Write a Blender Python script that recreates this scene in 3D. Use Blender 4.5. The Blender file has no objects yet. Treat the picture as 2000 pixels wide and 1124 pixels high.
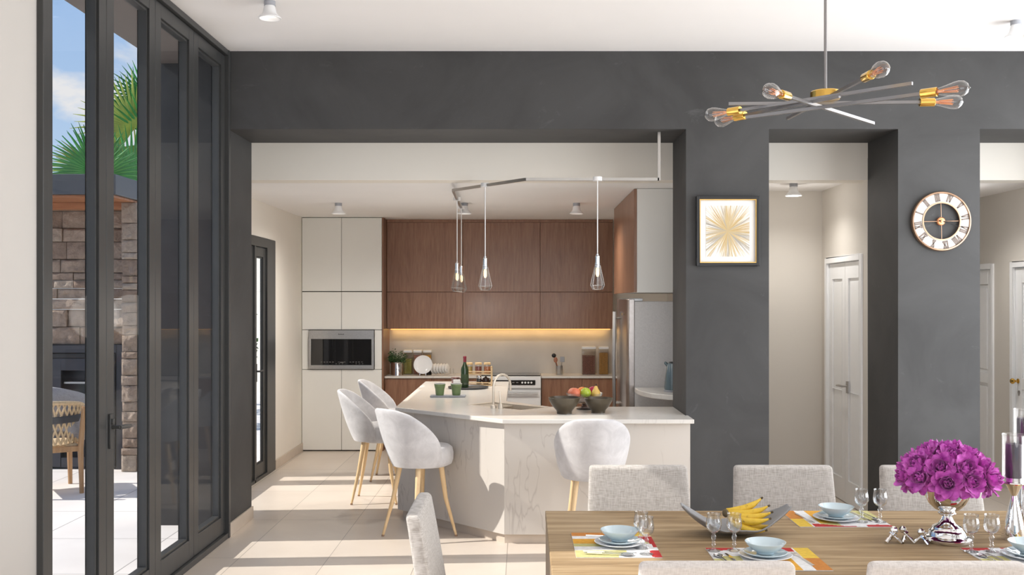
import bpy, bmesh, math, random
from mathutils import Vector, Matrix, noise
from mathutils.geometry import tessellate_polygon
PI = math.pi
rnd = random.Random(11)
SC = bpy.context.scene
COL = SC.collection

# ------------------------------------------------------------------ camera
FPX, EYE, VX, VY = 1950.0, 1.72, 1020.0, 588.0     # focal length in px, eye height, vanishing point
cam_d = bpy.data.cameras.new('camera'); cam = bpy.data.objects.new('camera', cam_d); COL.objects.link(cam)
cam.location = (0, 0, EYE); cam.rotation_euler = (PI/2, 0, 0)
cam_d.sensor_width = 36; cam_d.lens = 36*FPX/2000
cam_d.shift_x = (1000-VX)/2000; cam_d.shift_y = (VY-562)/2000
cam_d.clip_start = 0.05; cam_d.clip_end = 300
SC.camera = cam

# ------------------------------------------------------------------ mesh builder
class MB:
    def __init__(s): s.v = []; s.f = []; s.mi = []; s.cur = 0
    def add(s, vs, fs):
        o = len(s.v); s.v += [tuple(p) for p in vs]
        for f in fs: s.f.append([o+i for i in f]); s.mi.append(s.cur)
        return s
    def box(s, x0, x1, y0, y1, z0, z1):
        vs = [(x, y, z) for z in (z0, z1) for y in (y0, y1) for x in (x0, x1)]
        return s.add(vs, [(0,2,3,1),(4,5,7,6),(0,1,5,4),(2,6,7,3),(0,4,6,2),(1,3,7,5)])
    def obox(s, c, ax, ay, az, dx, dy, dz):
        c, ax, ay, az = Vector(c), Vector(ax).normalized(), Vector(ay).normalized(), Vector(az).normalized()
        vs = [c+ax*x*dx/2+ay*y*dy/2+az*z*dz/2 for z in (-1,1) for y in (-1,1) for x in (-1,1)]
        return s.add(vs, [(0,2,3,1),(4,5,7,6),(0,1,5,4),(2,6,7,3),(0,4,6,2),(1,3,7,5)])
    def prism(s, poly, z0, z1, hole=None, top=True, bottom=True):
        loops = [poly] + ([hole] if hole else [])
        tris = tessellate_polygon([[Vector((x, y, 0)) for x, y in l] for l in loops])
        flat = [p for l in loops for p in l]; n = len(flat)
        vs = [(x, y, z0) for x, y in flat]+[(x, y, z1) for x, y in flat]; fs = []
        if not hole:
            if bottom: fs.append(list(range(n)))
            if top: fs.append(list(range(n, 2*n)))
        else:
            if bottom: fs += [tuple(t) for t in tris]
            if top: fs += [tuple(i+n for i in t) for t in tris]
        o = 0
        for l in loops:
            k = len(l)
            fs += [(o+i, o+(i+1) % k, o+n+(i+1) % k, o+n+i) for i in range(k)]; o += k
        return s.add(vs, fs)
    def tube(s, pts, r, n=12, caps=True, sq=False):
        pts = [Vector(p) for p in pts]; m = len(pts)
        rs = r if isinstance(r, (list, tuple)) else [r]*m
        t0 = (pts[1]-pts[0]).normalized()
        up = Vector((0,0,1)) if abs(t0.z) < .95 else Vector((1,0,0))
        a = t0.cross(up).normalized(); vs = []; 
        if sq: n = 4
        for i, p in enumerate(pts):
            t = (pts[min(i+1, m-1)]-pts[max(i-1, 0)]).normalized()
            a = (a-t*a.dot(t)).normalized(); b = t.cross(a)
            for k in range(n):
                w = 2*PI*(k+(.5 if sq else 0))/n
                vs.append(p+(a*math.cos(w)+b*math.sin(w))*rs[i]*(1.414 if sq else 1))
        fs = [(i*n+k, i*n+(k+1) % n, (i+1)*n+(k+1) % n, (i+1)*n+k) for i in range(m-1) for k in range(n)]
        if caps: fs += [list(range(n)), list(range((m-1)*n, m*n))]
        return s.add(vs, fs)
    def lathe(s, prof, c=(0,0,0), n=32, axis=None, sx=1, sy=1):
        c = Vector(c); vs = []; m = len(prof)
        if axis is None: X, Y, Z = Vector((1,0,0)), Vector((0,1,0)), Vector((0,0,1))
        else:
            Z = Vector(axis).normalized(); u = Vector((0,0,1)) if abs(Z.z) < .9 else Vector((1,0,0))
            X = Z.cross(u).normalized(); Y = Z.cross(X)
        for r, z in prof:
            for k in range(n):
                w = 2*PI*k/n; vs.append(c+X*math.cos(w)*r*sx+Y*math.sin(w)*r*sy+Z*z)
        fs = [(i*n+k, i*n+(k+1) % n, (i+1)*n+(k+1) % n, (i+1)*n+k) for i in range(m-1) for k in range(n)]
        if prof[0][0] > 1e-5 and prof[0] != prof[-1]: fs.append(list(range(n)))
        if prof[-1][0] > 1e-5 and prof[0] != prof[-1]: fs.append(list(range((m-1)*n, m*n)))
        return s.add(vs, fs)
    def ball(s, c, r, n=20, m=12, sx=1, sy=1, sz=1, fn=None):
        prof = [(max(r*math.sin(PI*i/m), 1e-6), -r*math.cos(PI*i/m)*sz) for i in range(m+1)]
        return s.lathe(prof, c, n, None, sx, sy)
    def grid(s, fn, nu, nv, wrap=False):
        vs = [fn(u/nu, v/nv) for v in range(nv+1) for u in range(nu+1)]
        return s.add(vs, [(v*(nu+1)+u, v*(nu+1)+u+1, (v+1)*(nu+1)+u+1, (v+1)*(nu+1)+u) for v in range(nv) for u in range(nu)])
    def xf(s, M, start=0):
        for i in range(start, len(s.v)): s.v[i] = tuple(M @ Vector(s.v[i]))
        return s
    def build(s, name, mat, parent=None, W=False, at=None, smooth=True, bevel=0, sub=0, angle=35, seg=2, solid=0, merge=False):
        me = bpy.data.meshes.new(name)
        off = Vector((0,0,0))
        if at is not None: off = Vector(at)
        if W and parent is not None:
            r = parent
            while r.parent: r = r.parent
            off = Vector(r.location)
        me.from_pydata([tuple(Vector(p)-off) for p in s.v], [], s.f)
        mats = mat if isinstance(mat, (list, tuple)) else [mat]
        for m in mats: me.materials.append(m)
        if len(mats) > 1: me.polygons.foreach_set('material_index', s.mi)
        bm = bmesh.new(); bm.from_mesh(me)
        bmesh.ops.remove_doubles(bm, verts=bm.verts, dist=2e-5)
        bmesh.ops.recalc_face_normals(bm, faces=bm.faces); bm.to_mesh(me); bm.free()
        if smooth:
            me.polygons.foreach_set('use_smooth', [True]*len(me.polygons))
            me.set_sharp_from_angle(angle=math.radians(angle))
        me.update()
        o = bpy.data.objects.new(name, me); COL.objects.link(o)
        if parent is not None: o.parent = parent
        elif at is not None: o.location = at
        if solid:
            d = o.modifiers.new('solid', 'SOLIDIFY'); d.thickness = solid; d.offset = 0
        if bevel:
            b = o.modifiers.new('bevel', 'BEVEL'); b.width = bevel; b.segments = seg; b.limit_method = 'ANGLE'; b.angle_limit = math.radians(40)
            b.harden_normals = False
        if sub:
            d = o.modifiers.new('sub', 'SUBSURF'); d.levels = sub; d.render_levels = sub
        return o

def tag(o, label, cat, group=None):
    o['label'] = label; o['category'] = cat
    if group: o['group'] = group
    return o
def thing(name, label, cat, loc=(0,0,0), rz=0, group=None):
    o = bpy.data.objects.new(name, None); COL.objects.link(o); o.empty_display_size = .05
    o.location = loc; o.rotation_euler = (0, 0, rz)
    return tag(o, label, cat, group)
def struct(o): o['kind'] = 'structure'; return o
KIDS = {}
def dup(root, loc, rz=0, label=None, group=None, scale=None):
    def cp(o, parent):
        c = o.copy(); COL.objects.link(c)
        if parent is not None: c.parent = parent
        for ch in list(o.children): cp(ch, c)
        return c
    r = cp(root, None); r.location = loc; r.rotation_euler = (0, 0, rz)
    if scale: r.scale = (scale,)*3
    if label: r['label'] = label
    if group: r['group'] = group
    return r
def lbl(o, text): o['label'] = text; return o

# ------------------------------------------------------------------ materials
def newmat(name):
    m = bpy.data.materials.new(name); m.use_nodes = True
    nt = m.node_tree; b = nt.nodes['Principled BSDF']; return m, nt, b
def setp(b, **k):
    for a, v in k.items():
        n = {'rough':'Roughness','metal':'Metallic','ior':'IOR','spec':'Specular IOR Level','coat':'Coat Weight','coatr':'Coat Roughness','sheen':'Sheen Weight','trans':'Transmission Weight','alpha':'Alpha','emit':'Emission Strength','sss':'Subsurface Weight','aniso':'Anisotropic'}[a]
        b.inputs[n].default_value = v
def node(nt, typ, **k):
    n = nt.nodes.new(typ)
    for a, v in k.items(): setattr(n, a, v)
    return n
def ramp(nt, fac, stops, interp='LINEAR'):
    r = nt.nodes.new('ShaderNodeValToRGB'); r.color_ramp.interpolation = interp
    e = r.color_ramp.elements
    while len(e) < len(stops): e.new(.5)
    for i, (p, c) in enumerate(stops):
        e[i].position = p; e[i].color = (c[0], c[1], c[2], 1) if not isinstance(c, (int, float)) else (c, c, c, 1)
    nt.links.new(fac, r.inputs[0]); return r
def noise_n(nt, scale, detail=3, rough=.5, dist=0, vec=None, st=None, coord='Object'):
    n = nt.nodes.new('ShaderNodeTexNoise'); n.inputs['Scale'].default_value = scale; n.inputs['Detail'].default_value = detail
    n.inputs['Roughness'].default_value = rough; n.inputs['Distortion'].default_value = dist
    if vec is None:
        tc = nt.nodes.new('ShaderNodeTexCoord'); vec = tc.outputs[coord]
    if st:
        mp = nt.nodes.new('ShaderNodeMapping'); mp.inputs['Scale'].default_value = st; nt.links.new(vec, mp.inputs[0]); vec = mp.outputs[0]
    nt.links.new(vec, n.inputs['Vector']); return n
def bump(nt, b, h, strength=.2, dist=.01):
    n = nt.nodes.new('ShaderNodeBump'); n.inputs['Strength'].default_value = strength; n.inputs['Distance'].default_value = dist
    nt.links.new(h, n.inputs['Height']); nt.links.new(n.outputs[0], b.inputs['Normal']); return n
def plain(name, col, rough=.5, metal=0, var=.06, scale=12, bmp=0, **k):
    m, nt, b = newmat(name)
    n = noise_n(nt, scale, 3)
    c0 = [c*(1-var) for c in col]; c1 = [min(1, c*(1+var)) for c in col]
    r = ramp(nt, n.outputs['Fac'], [(.3, c0), (.7, c1)])
    nt.links.new(r.outputs[0], b.inputs['Base Color']); setp(b, rough=rough, metal=metal, **k)
    if bmp: bump(nt, b, n.outputs['Fac'], bmp, .004)
    return m
def glassy(name, tint=(1,1,1), rough=.0, refl=1.0, ior=1.45, base=.0, pwr=4.0):
    """thin clear sheet: what is behind it shows through, edges and grazing views mirror the room"""
    m, nt, b = newmat(name); nt.nodes.remove(b); out = nt.nodes['Material Output']
    t = node(nt, 'ShaderNodeBsdfTransparent'); t.inputs[0].default_value = (*tint, 1)
    g = node(nt, 'ShaderNodeBsdfGlossy'); g.inputs['Roughness'].default_value = rough
    fr = node(nt, 'ShaderNodeLayerWeight'); fr.inputs[0].default_value = .5
    pw = node(nt, 'ShaderNodeMath', operation='POWER'); pw.inputs[1].default_value = pwr
    ml = node(nt, 'ShaderNodeMath', operation='MULTIPLY_ADD'); ml.inputs[1].default_value = .62*refl; ml.inputs[2].default_value = base+((ior-1)/(ior+1))**2*refl; ml.use_clamp = True
    mx = node(nt, 'ShaderNodeMixShader'); L = nt.links.new
    L(fr.outputs['Facing'], pw.inputs[0]); L(pw.outputs[0], ml.inputs[0]); L(ml.outputs[0], mx.inputs[0]); L(t.outputs[0], mx.inputs[1]); L(g.outputs[0], mx.inputs[2]); L(mx.outputs[0], out.inputs[0])
    return m
def emis(name, col, s):
    m, nt, b = newmat(name); b.inputs['Base Color'].default_value = (*col, 1)
    b.inputs['Emission Color'].default_value = (*col, 1); setp(b, emit=s); return m

def wood(name, dark, mid, light, axis, scale=1.0, rough=.4, coat=0, bmp=.15, dist=.6, lim=(.33,.52,.72), spec=.5):
    m, nt, b = newmat(name); L = nt.links.new
    st = [14*scale]*3; st[axis] = .9*scale
    n1 = noise_n(nt, 2.2, 6, .62, dist, st=st)
    st2 = [60*scale]*3; st2[axis] = 2.5*scale
    n2 = noise_n(nt, 3.0, 3, .6, .1, st=st2)
    mx = node(nt, 'ShaderNodeMath', operation='MULTIPLY_ADD'); mx.inputs[1].default_value = .45
    L(n2.outputs['Fac'], mx.inputs[0]); 
    m2 = node(nt, 'ShaderNodeMath', operation='MULTIPLY'); m2.inputs[1].default_value = .62
    L(n1.outputs['Fac'], m2.inputs[0]); L(m2.outputs[0], mx.inputs[2])
    r = ramp(nt, mx.outputs[0], [(lim[0], dark), (lim[1], mid), (lim[2], light)])
    L(r.outputs[0], b.inputs['Base Color']); setp(b, rough=rough, coat=coat, coatr=.12, spec=spec)
    bump(nt, b, mx.outputs[0], bmp, .004)
    return m

def m_floor(name, w, d, x0, y0, c0, c1, joint, rough=.32):
    m, nt, b = newmat(name); L = nt.links.new
    g = node(nt, 'ShaderNodeNewGeometry'); s = node(nt, 'ShaderNodeSeparateXYZ'); L(g.outputs['Position'], s.inputs[0])
    ds = []; ids = []
    for i, (sz, o) in enumerate(((w, x0), (d, y0))):
        a = node(nt, 'ShaderNodeMath', operation='SUBTRACT'); L(s.outputs[i], a.inputs[0]); a.inputs[1].default_value = o
        q = node(nt, 'ShaderNodeMath', operation='DIVIDE'); L(a.outputs[0], q.inputs[0]); q.inputs[1].default_value = sz
        fl = node(nt, 'ShaderNodeMath', operation='FLOOR'); L(q.outputs[0], fl.inputs[0]); ids.append(fl)
        fr = node(nt, 'ShaderNodeMath', operation='FRACT'); L(q.outputs[0], fr.inputs[0])
        h = node(nt, 'ShaderNodeMath', operation='SUBTRACT'); L(fr.outputs[0], h.inputs[0]); h.inputs[1].default_value = .5
        ab = node(nt, 'ShaderNodeMath', operation='ABSOLUTE'); L(h.outputs[0], ab.inputs[0])
        e = node(nt, 'ShaderNodeMath', operation='GREATER_THAN'); L(ab.outputs[0], e.inputs[0]); e.inputs[1].default_value = .5-joint/sz/2
        ds.append(e)
    mx = node(nt, 'ShaderNodeMath', operation='MAXIMUM'); L(ds[0].outputs[0], mx.inputs[0]); L(ds[1].outputs[0], mx.inputs[1])
    n = noise_n(nt, 1.6, 5, .6, .4, vec=g.outputs['Position'])
    r = ramp(nt, n.outputs['Fac'], [(.3, c0), (.7, c1)])
    cb = node(nt, 'ShaderNodeCombineXYZ'); L(ids[0].outputs[0], cb.inputs[0]); L(ids[1].outputs[0], cb.inputs[1])
    wn = node(nt, 'ShaderNodeTexWhiteNoise'); L(cb.outputs[0], wn.inputs[0])
    hs = node(nt, 'ShaderNodeHueSaturation'); L(r.outputs[0], hs.inputs['Color'])
    va = node(nt, 'ShaderNodeMapRange'); L(wn.outputs['Value'], va.inputs[0]); va.inputs[3].default_value = .95; va.inputs[4].default_value = 1.04; L(va.outputs[0], hs.inputs['Value'])
    c = node(nt, 'ShaderNodeMix', data_type='RGBA'); L(mx.outputs[0], c.inputs[0]); L(hs.outputs[0], c.inputs[6])
    c.inputs[7].default_value = (c0[0]*.42, c0[1]*.42, c0[2]*.42, 1)
    L(c.outputs[2], b.inputs['Base Color']); setp(b, rough=rough, spec=.35)
    inv = node(nt, 'ShaderNodeMath', operation='SUBTRACT'); inv.inputs[0].default_value = 1; L(mx.outputs[0], inv.inputs[1])
    bump(nt, b, inv.outputs[0], .25, .003)
    return m

def m_plaster(name, c0, c1, c2):
    m, nt, b = newmat(name); L = nt.links.new
    n = noise_n(nt, 1.3, 8, .62, .8); n2 = noise_n(nt, 5.5, 6, .7, 1.2)
    r = ramp(nt, n.outputs['Fac'], [(.3, c0), (.62, c1)])
    r2 = ramp(nt, n2.outputs['Fac'], [(.62, 0), (.74, 1)])
    c = node(nt, 'ShaderNodeMix', data_type='RGBA'); ml = node(nt, 'ShaderNodeMath', operation='MULTIPLY'); ml.inputs[1].default_value = .38
    L(r2.outputs[0], ml.inputs[0]); L(ml.outputs[0], c.inputs[0]); L(r.outputs[0], c.inputs[6]); c.inputs[7].default_value = (*c2, 1)
    L(c.outputs[2], b.inputs['Base Color']); setp(b, rough=.62, spec=.3); bump(nt, b, n2.outputs['Fac'], .06, .004)
    return m

def m_marble(name, base, vein, rough=.25):
    m, nt, b = newmat(name); L = nt.links.new
    tc = node(nt, 'ShaderNodeTexCoord'); mp = node(nt, 'ShaderNodeMapping'); mp.inputs['Rotation'].default_value = (.5, .45, .3); mp.inputs['Scale'].default_value = (1.2, .9, .30)
    L(tc.outputs['Object'], mp.inputs[0])
    n = noise_n(nt, 5.2, 3, .5, .25, vec=mp.outputs[0])
    a = node(nt, 'ShaderNodeMath', operation='SUBTRACT'); a.inputs[1].default_value = .5; L(n.outputs['Fac'], a.inputs[0])
    ab = node(nt, 'ShaderNodeMath', operation='ABSOLUTE'); L(a.outputs[0], ab.inputs[0])
    r = ramp(nt, ab.outputs[0], [(0, .5), (.006, .16), (.014, 0)])
    n2 = noise_n(nt, 2.1, 3, vec=tc.outputs['Object']); r2 = ramp(nt, n2.outputs['Fac'], [(.42, 0), (.52, 1)])
    ml = node(nt, 'ShaderNodeMath', operation='MULTIPLY'); L(r.outputs[0], ml.inputs[0]); L(r2.outputs[0], ml.inputs[1])
    n3 = noise_n(nt, 1.7, 4, vec=tc.outputs['Object']); r3 = ramp(nt, n3.outputs['Fac'], [(.3, [x*.95 for x in base]), (.7, base)])
    c = node(nt, 'ShaderNodeMix', data_type='RGBA'); L(ml.outputs[0], c.inputs[0]); L(r3.outputs[0], c.inputs[6]); c.inputs[7].default_value = (*vein, 1)
    L(c.outputs[2], b.inputs['Base Color']); setp(b, rough=rough, spec=.4)
    return m

def m_weave(name, c0, c1, scale=260, bmp=.35, rough=.9, sheen=.15):
    m, nt, b = newmat(name); L = nt.links.new
    w = []
    for d in ('X', 'Z'):
        n = noise_n(nt, 1.0, 2, .5, st={'X': (scale*1.3, scale*.12, scale*.10), 'Z': (scale*.1, scale*.12, scale*1.3)}[d]); w.append(n)
    a = node(nt, 'ShaderNodeMath', operation='ADD'); L(w[0].outputs['Fac'], a.inputs[0]); L(w[1].outputs['Fac'], a.inputs[1])
    h = node(nt, 'ShaderNodeMath', operation='MULTIPLY'); L(a.outputs[0], h.inputs[0]); h.inputs[1].default_value = .5
    r = ramp(nt, h.outputs[0], [(.36, c0), (.6, c1)])
    L(r.outputs[0], b.inputs['Base Color']); setp(b, rough=rough, sheen=sheen, spec=.15); bump(nt, b, h.outputs[0], bmp, .003)
    return m
def m_velvet(name, c0, c1):
    m, nt, b = newmat(name); L = nt.links.new
    n = noise_n(nt, 9, 6, .65, .5); n2 = noise_n(nt, 420, 2)
    r = ramp(nt, n.outputs['Fac'], [(.33, c0), (.66, c1)]); L(r.outputs[0], b.inputs['Base Color'])
    setp(b, rough=.85, sheen=.5, spec=.15); bump(nt, b, n2.outputs['Fac'], .12, .002); return m

def m_stone(name):
    m, nt, b = newmat(name); L = nt.links.new
    g = node(nt, 'ShaderNodeNewGeometry'); r = ramp(nt, g.outputs['Random Per Island'], [(0, (.30,.22,.17)), (.35, (.44,.35,.28)), (.7, (.36,.27,.21)), (1, (.52,.44,.36))])
    n = noise_n(nt, 14, 7, .65, .6); n2 = noise_n(nt, 38, 5, .7)
    hs = node(nt, 'ShaderNodeHueSaturation'); L(r.outputs[0], hs.inputs['Color'])
    va = node(nt, 'ShaderNodeMapRange'); L(n.outputs['Fac'], va.inputs[0]); va.inputs[1].default_value = .25; va.inputs[2].default_value = .75; va.inputs[3].default_value = .7; va.inputs[4].default_value = 1.25
    L(va.outputs[0], hs.inputs['Value']); L(hs.outputs[0], b.inputs['Base Color']); setp(b, rough=.9, spec=.15)
    a = node(nt, 'ShaderNodeMath', operation='ADD'); L(n.outputs['Fac'], a.inputs[0]); L(n2.outputs['Fac'], a.inputs[1])
    bump(nt, b, a.outputs[0], .8, .03); return m

M = {}
M['floor'] = m_floor('floor tile', .596, 1.17, -1.891, 7.84, (.60,.52,.445), (.66,.58,.50), .004)
M['patio'] = m_floor('patio tile', .95, .95, -2.6, 7.3, (.76,.71,.675), (.82,.775,.74), .008, .6)
M['dark'] = m_plaster('dark plaster', (.042,.0415,.0415), (.063,.0627,.063), (.13,.13,.132))
M['white'] = plain('ceiling paint', (.86,.845,.835), .8, var=.012, scale=2)
M['cream'] = plain('cream wall paint', (.80,.76,.69), .75, var=.015, scale=2)
M['whitewall'] = plain('white wall paint', (.53,.51,.485), .75, var=.012, scale=2)
M['hall'] = plain('greige wall paint', (.60,.565,.515), .7, var=.015, scale=2)
M['base'] = plain('tile skirting', (.56,.48,.40), .4, var=.06, scale=5)
M['frame'] = plain('anthracite aluminium', (.045,.046,.046), .38, var=.05, spec=.4)
M['pane'] = glassy('window glass', (.985,.99,.99), 0, .22, 1.38)
M['glass'] = glassy('clear glass', (.955,.96,.965), .0, 1.35, 1.5, .03, 2.2)
M['bulb'] = glassy('bulb glass', (.97,.965,.96), .0, 1.2, 1.45, .02, 2.8)
M['greyglass'] = glassy('smoked plastic', (.86,.85,.84), .02, .6, 1.45, .04)
M['walnut'] = wood('walnut veneer', (.155,.067,.035), (.245,.118,.066), (.325,.172,.102), 2, 1.0, .38, .2, .22)
M['oak'] = wood('rustic oak', (.15,.095,.05), (.31,.212,.112), (.445,.325,.19), 0, .36, .5, 0, .2, 1.7, (.36,.51,.66), .22)
M['oakend'] = wood('rustic oak side', (.17,.115,.065), (.30,.21,.125), (.40,.29,.18), 2, .55, .5, 0, .2)
M['ash'] = wood('pale ash', (.62,.42,.21), (.72,.51,.28), (.80,.60,.36), 2, 1.2, .45, 0, .08)
M['lacquer'] = plain('grey white lacquer', (.78,.775,.745), .32, var=.012, scale=2)
M['gap'] = plain('shadow gap', (.05,.045,.04), .8)
M['marble'] = m_marble('cream marble', (.585,.545,.50), (.35,.31,.285), .35)
M['quartz'] = m_marble('pale quartz', (.70,.675,.635), (.55,.52,.49), .22)
M['splash'] = plain('stone backsplash', (.56,.53,.49), .5, var=.08, scale=3)
M['chrome'] = plain('polished chrome', (.86,.86,.87), .05, 1, var=.01)
M['vase'] = plain('polished silver', (.80,.77,.72), .045, 1, var=.01)
M['steel'] = plain('brushed steel', (.50,.50,.505), .33, 1, var=.06, scale=60)
M['steelside'] = plain('grey fridge side', (.68,.67,.67), .42, .15, var=.05, scale=90)
M['steeldoor'] = plain('brushed steel door', (.46,.42,.40), .25, 1, var=.05, scale=40)
M['nickel'] = plain('satin nickel', (.42,.40,.38), .3, 1, var=.03)
M['lampmetal'] = plain('lamp rod steel', (.27,.26,.26), .35, .85, var=.03)
M['brass'] = plain('polished brass', (.72,.45,.11), .16, 1, var=.03)
M['copper'] = plain('copper filament', (.78,.34,.16), .3, .7, var=.05)
M['bronze'] = plain('bronze rim', (.42,.27,.18), .35, .8, var=.05)
M['black'] = plain('black lacquer', (.012,.012,.013), .35, var=.1)
M['blackglass'] = plain('black glass', (.012,.012,.013), .04, var=.05, coat=.5)
M['whiteceram'] = plain('white porcelain', (.86,.86,.86), .12, var=.01)
M['blueceram'] = plain('pale blue glaze', (.56,.66,.70), .1, var=.03, coat=.4)
M['greyceram'] = plain('pale grey glaze', (.70,.72,.75), .12, var=.02)
M['bowl'] = plain('olive brown glaze', (.062,.047,.028), .28, var=.12, coat=.1)
M['greencup'] = plain('moss green glaze', (.15,.215,.09), .4, var=.08)
M['slate'] = plain('grey slate tray', (.33,.34,.37), .5, var=.06)
M['blacktray'] = plain('dark tray', (.05,.052,.055), .4, var=.08)
M['linen'] = m_weave('natural linen', (.345,.315,.285), (.53,.50,.47), 300, .4)
M['linen2'] = m_weave('pale boucle', (.56,.51,.47), (.72,.67,.63), 420, .7)
M['velvet'] = m_velvet('light grey velvet', (.48,.47,.48), (.62,.61,.62))
M['stone'] = m_stone('split stone')
M['whitelam'] = plain('white satin paint', (.82,.825,.83), .35, var=.01)
M['paper'] = plain('white paper', (.83,.81,.78), .8, var=.01)
M['gold'] = plain('gold fillet', (.72,.46,.15), .3, .9, var=.05)
M['plasticw'] = plain('white plastic', (.80,.80,.80), .4, var=.01)
M['kettle'] = plain('blue grey enamel', (.10,.145,.165), .2, var=.04, coat=.3)
M['beige'] = plain('beige composite', (.54,.465,.37), .45, var=.08, scale=120)
M['beigemetal'] = plain('cream tap enamel', (.66,.58,.48), .25, .25, var=.03)
M['leaf'] = plain('leaf green', (.035,.10,.03), .45, var=.4, scale=30)
M['hedge'] = plain('shrub green', (.07,.16,.035), .5, var=.5, scale=8)
M['bark'] = plain('palm bark', (.20,.14,.09), .9, var=.3, scale=25)
M['frond'] = plain('palm green', (.06,.26,.045), .4, var=.4, scale=3, spec=.4)
M['frondy'] = plain('palm yellow green', (.42,.46,.08), .4, var=.3, scale=4, spec=.4)
M['decksoffit'] = wood('cedar soffit', (.22,.08,.03), (.34,.13,.05), (.45,.19,.08), 0, .7, .5)
M['fascia'] = plain('graphite fascia', (.055,.058,.066), .4, var=.05)
M['soffit'] = plain('brown soffit paint', (.16,.135,.12), .7, var=.03)
M['teak'] = wood('teak', (.24,.125,.05), (.36,.20,.09), (.46,.28,.14), 2, 1.5, .5)
M['rope'] = plain('flat tan rope', (.58,.43,.26), .8, var=.15, scale=60)
M['cushion'] = m_weave('grey cushion cloth', (.25,.24,.25), (.36,.35,.36), 300, .4)
M['strap'] = plain('charcoal strap', (.045,.045,.05), .7)
M['bluemetal'] = plain('dark blued steel', (.045,.046,.054), .4, .3, var=.08)
# ================================================================== the setting
def S(name, mb, mat, **k): return struct(mb.build(name, mat, smooth=False, **k))
YW0, YW1 = 7.26, 7.895          # front and back of the dark wall
HC, HO = 3.537, 2.97            # dining ceiling, opening height
KX, KC, HCL = -2.522, 2.675, 2.72
S('floor', MB().prism([(-2.235,-3.2),(5.2,-3.2),(5.2,12.3),(-2.75,12.3),(-2.75,7.895),(-2.235,7.895)], -.12, 0), M['floor'])
S('patio_floor', MB().box(-16, -2.2, -6, 26, -.3, -.02), M['patio'])
S('ceiling', MB().box(-2.3, 5.2, -3.2, YW1, HC, HC+.15), M['white'])
S('ceiling_kitchen', MB().box(-2.75, 1.81, 8.094, 12.2, KC+.0005, KC+.12), M['white'])
S('ceiling_hall', MB().box(1.81, 5.1, 8.09, 12.2, HCL, HCL+.12), M['white'])
S('wall_north', MB().box(-2.42,-2.141,YW0,YW1,0,HC).box(-2.141,5.2,YW0,YW1,HO,HC).box(1.191,1.794,YW0,YW1,0,HO)
  .box(2.733,3.328,YW0,YW1,0,HO).box(4.32,5.2,YW0,YW1,0,HO), M['dark'])
S('wall_exterior', MB().box(-2.89,-2.42,7.73,YW1,-.02,3.58), M['dark'])
S('beam', MB().box(-2.6, 5.1, YW1+.002, 8.095, KC, 3.2), M['cream'])
S('wall_west', MB().box(-2.36,-2.15,3.72,4.462,0,HC).box(-2.36,-2.15,-3.2,.5,0,HC).box(-2.36,-2.15,.5,3.72,3.0,HC), M['whitewall'])
S('wall_south', MB().box(-2.3,-1.6,-3.2,-3,0,HC).box(4.6,5.2,-3.2,-3,0,HC).box(-1.6,4.6,-3.2,-3,3.1,HC), M['whitewall'])
S('wall_east', MB().box(4.5,4.7,-3,2.2,0,HC).box(4.5,4.7,7.0,YW0,0,HC).box(4.5,4.7,2.2,7.0,3.25,HC), M['whitewall'])
S('wall_kitchen_west', MB().box(KX-.12,KX,YW1,7.98,0,2.9).box(KX-.12,KX,10.16,12.2,0,2.9).box(KX-.12,KX,7.98,10.16,2.335,2.9), M['cream'])
S('wall_kitchen_north', MB().box(-2.7,1.81,11.98,12.2,0,2.9), M['cream'])
S('wall_kitchen_east', MB().box(1.74,1.88,YW1,12.2,0,2.9), M['hall'])
S('wall_hall_north', MB().box(1.88,2.85,9.09,9.25,0,2.9).box(2.85,5.0,11.4,11.6,0,2.9), M['hall'])
S('wall_hall_divider', MB().box(2.729,2.90,YW1,8.0,0,2.85).box(2.729,2.90,8.97,11.4,0,2.85).box(2.729,2.90,8.0,8.97,2.10,2.85), M['hall'])
S('wall_hall_east', MB().box(4.43,4.6,YW1,8.15,0,2.85).box(4.43,4.6,9.05,9.37,0,2.85).box(4.43,4.6,10.25,11.4,0,2.85).box(4.43,4.6,8.15,9.05,2.07,2.85).box(4.43,4.6,9.37,10.25,2.07,2.85), M['hall'])
S('baseboard_north', MB().box(-2.1405,-2.125,YW0+.0,YW1+.002,0,.095), M['base'], bevel=.002)
S('baseboard_kitchen_west', MB().box(KX+.001,KX+.016,10.17,11.42,0,.095), M['base'], bevel=.002)
S('backsplash', MB().box(-1.60,1.1,11.955,11.979,.85,1.40), M['splash'])

# ---- folding glass door along the west side (four leaves)
def leaf(root, y0, y1, xo=-2.22, xi=-2.15, z0=.045, z1=3.49, st=.09, bot=.125, top=.085, pane=True):
    mb = MB().box(xo,xi,y0,y0+st,z0,z1).box(xo,xi,y1-st,y1,z0,z1).box(xo,xi,y0+st,y1-st,z0,z0+bot).box(xo,xi,y0+st,y1-st,z1-top,z1)
    # glazing beads, set back a little from the face
    b = .016; xb = xi-.012
    mb.box(xo+.012,xb,y0+st,y0+st+b,z0+bot,z1-top).box(xo+.012,xb,y1-st-b,y1-st,z0+bot,z1-top).box(xo+.012,xb,y0+st+b,y1-st-b,z0+bot,z0+bot+b).box(xo+.012,xb,y0+st+b,y1-st-b,z1-top-b,z1-top)
    l = mb.build('door_leaf', M['frame'], root, smooth=False, bevel=.003)
    xm = (xo+xi)/2
    MB().box(xm-.004,xm+.004,y0+st+.004,y1-st-.004,z0+bot+.004,z1-top-.004).build('glass_pane', M['pane'], l, smooth=False)
    return l
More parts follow.
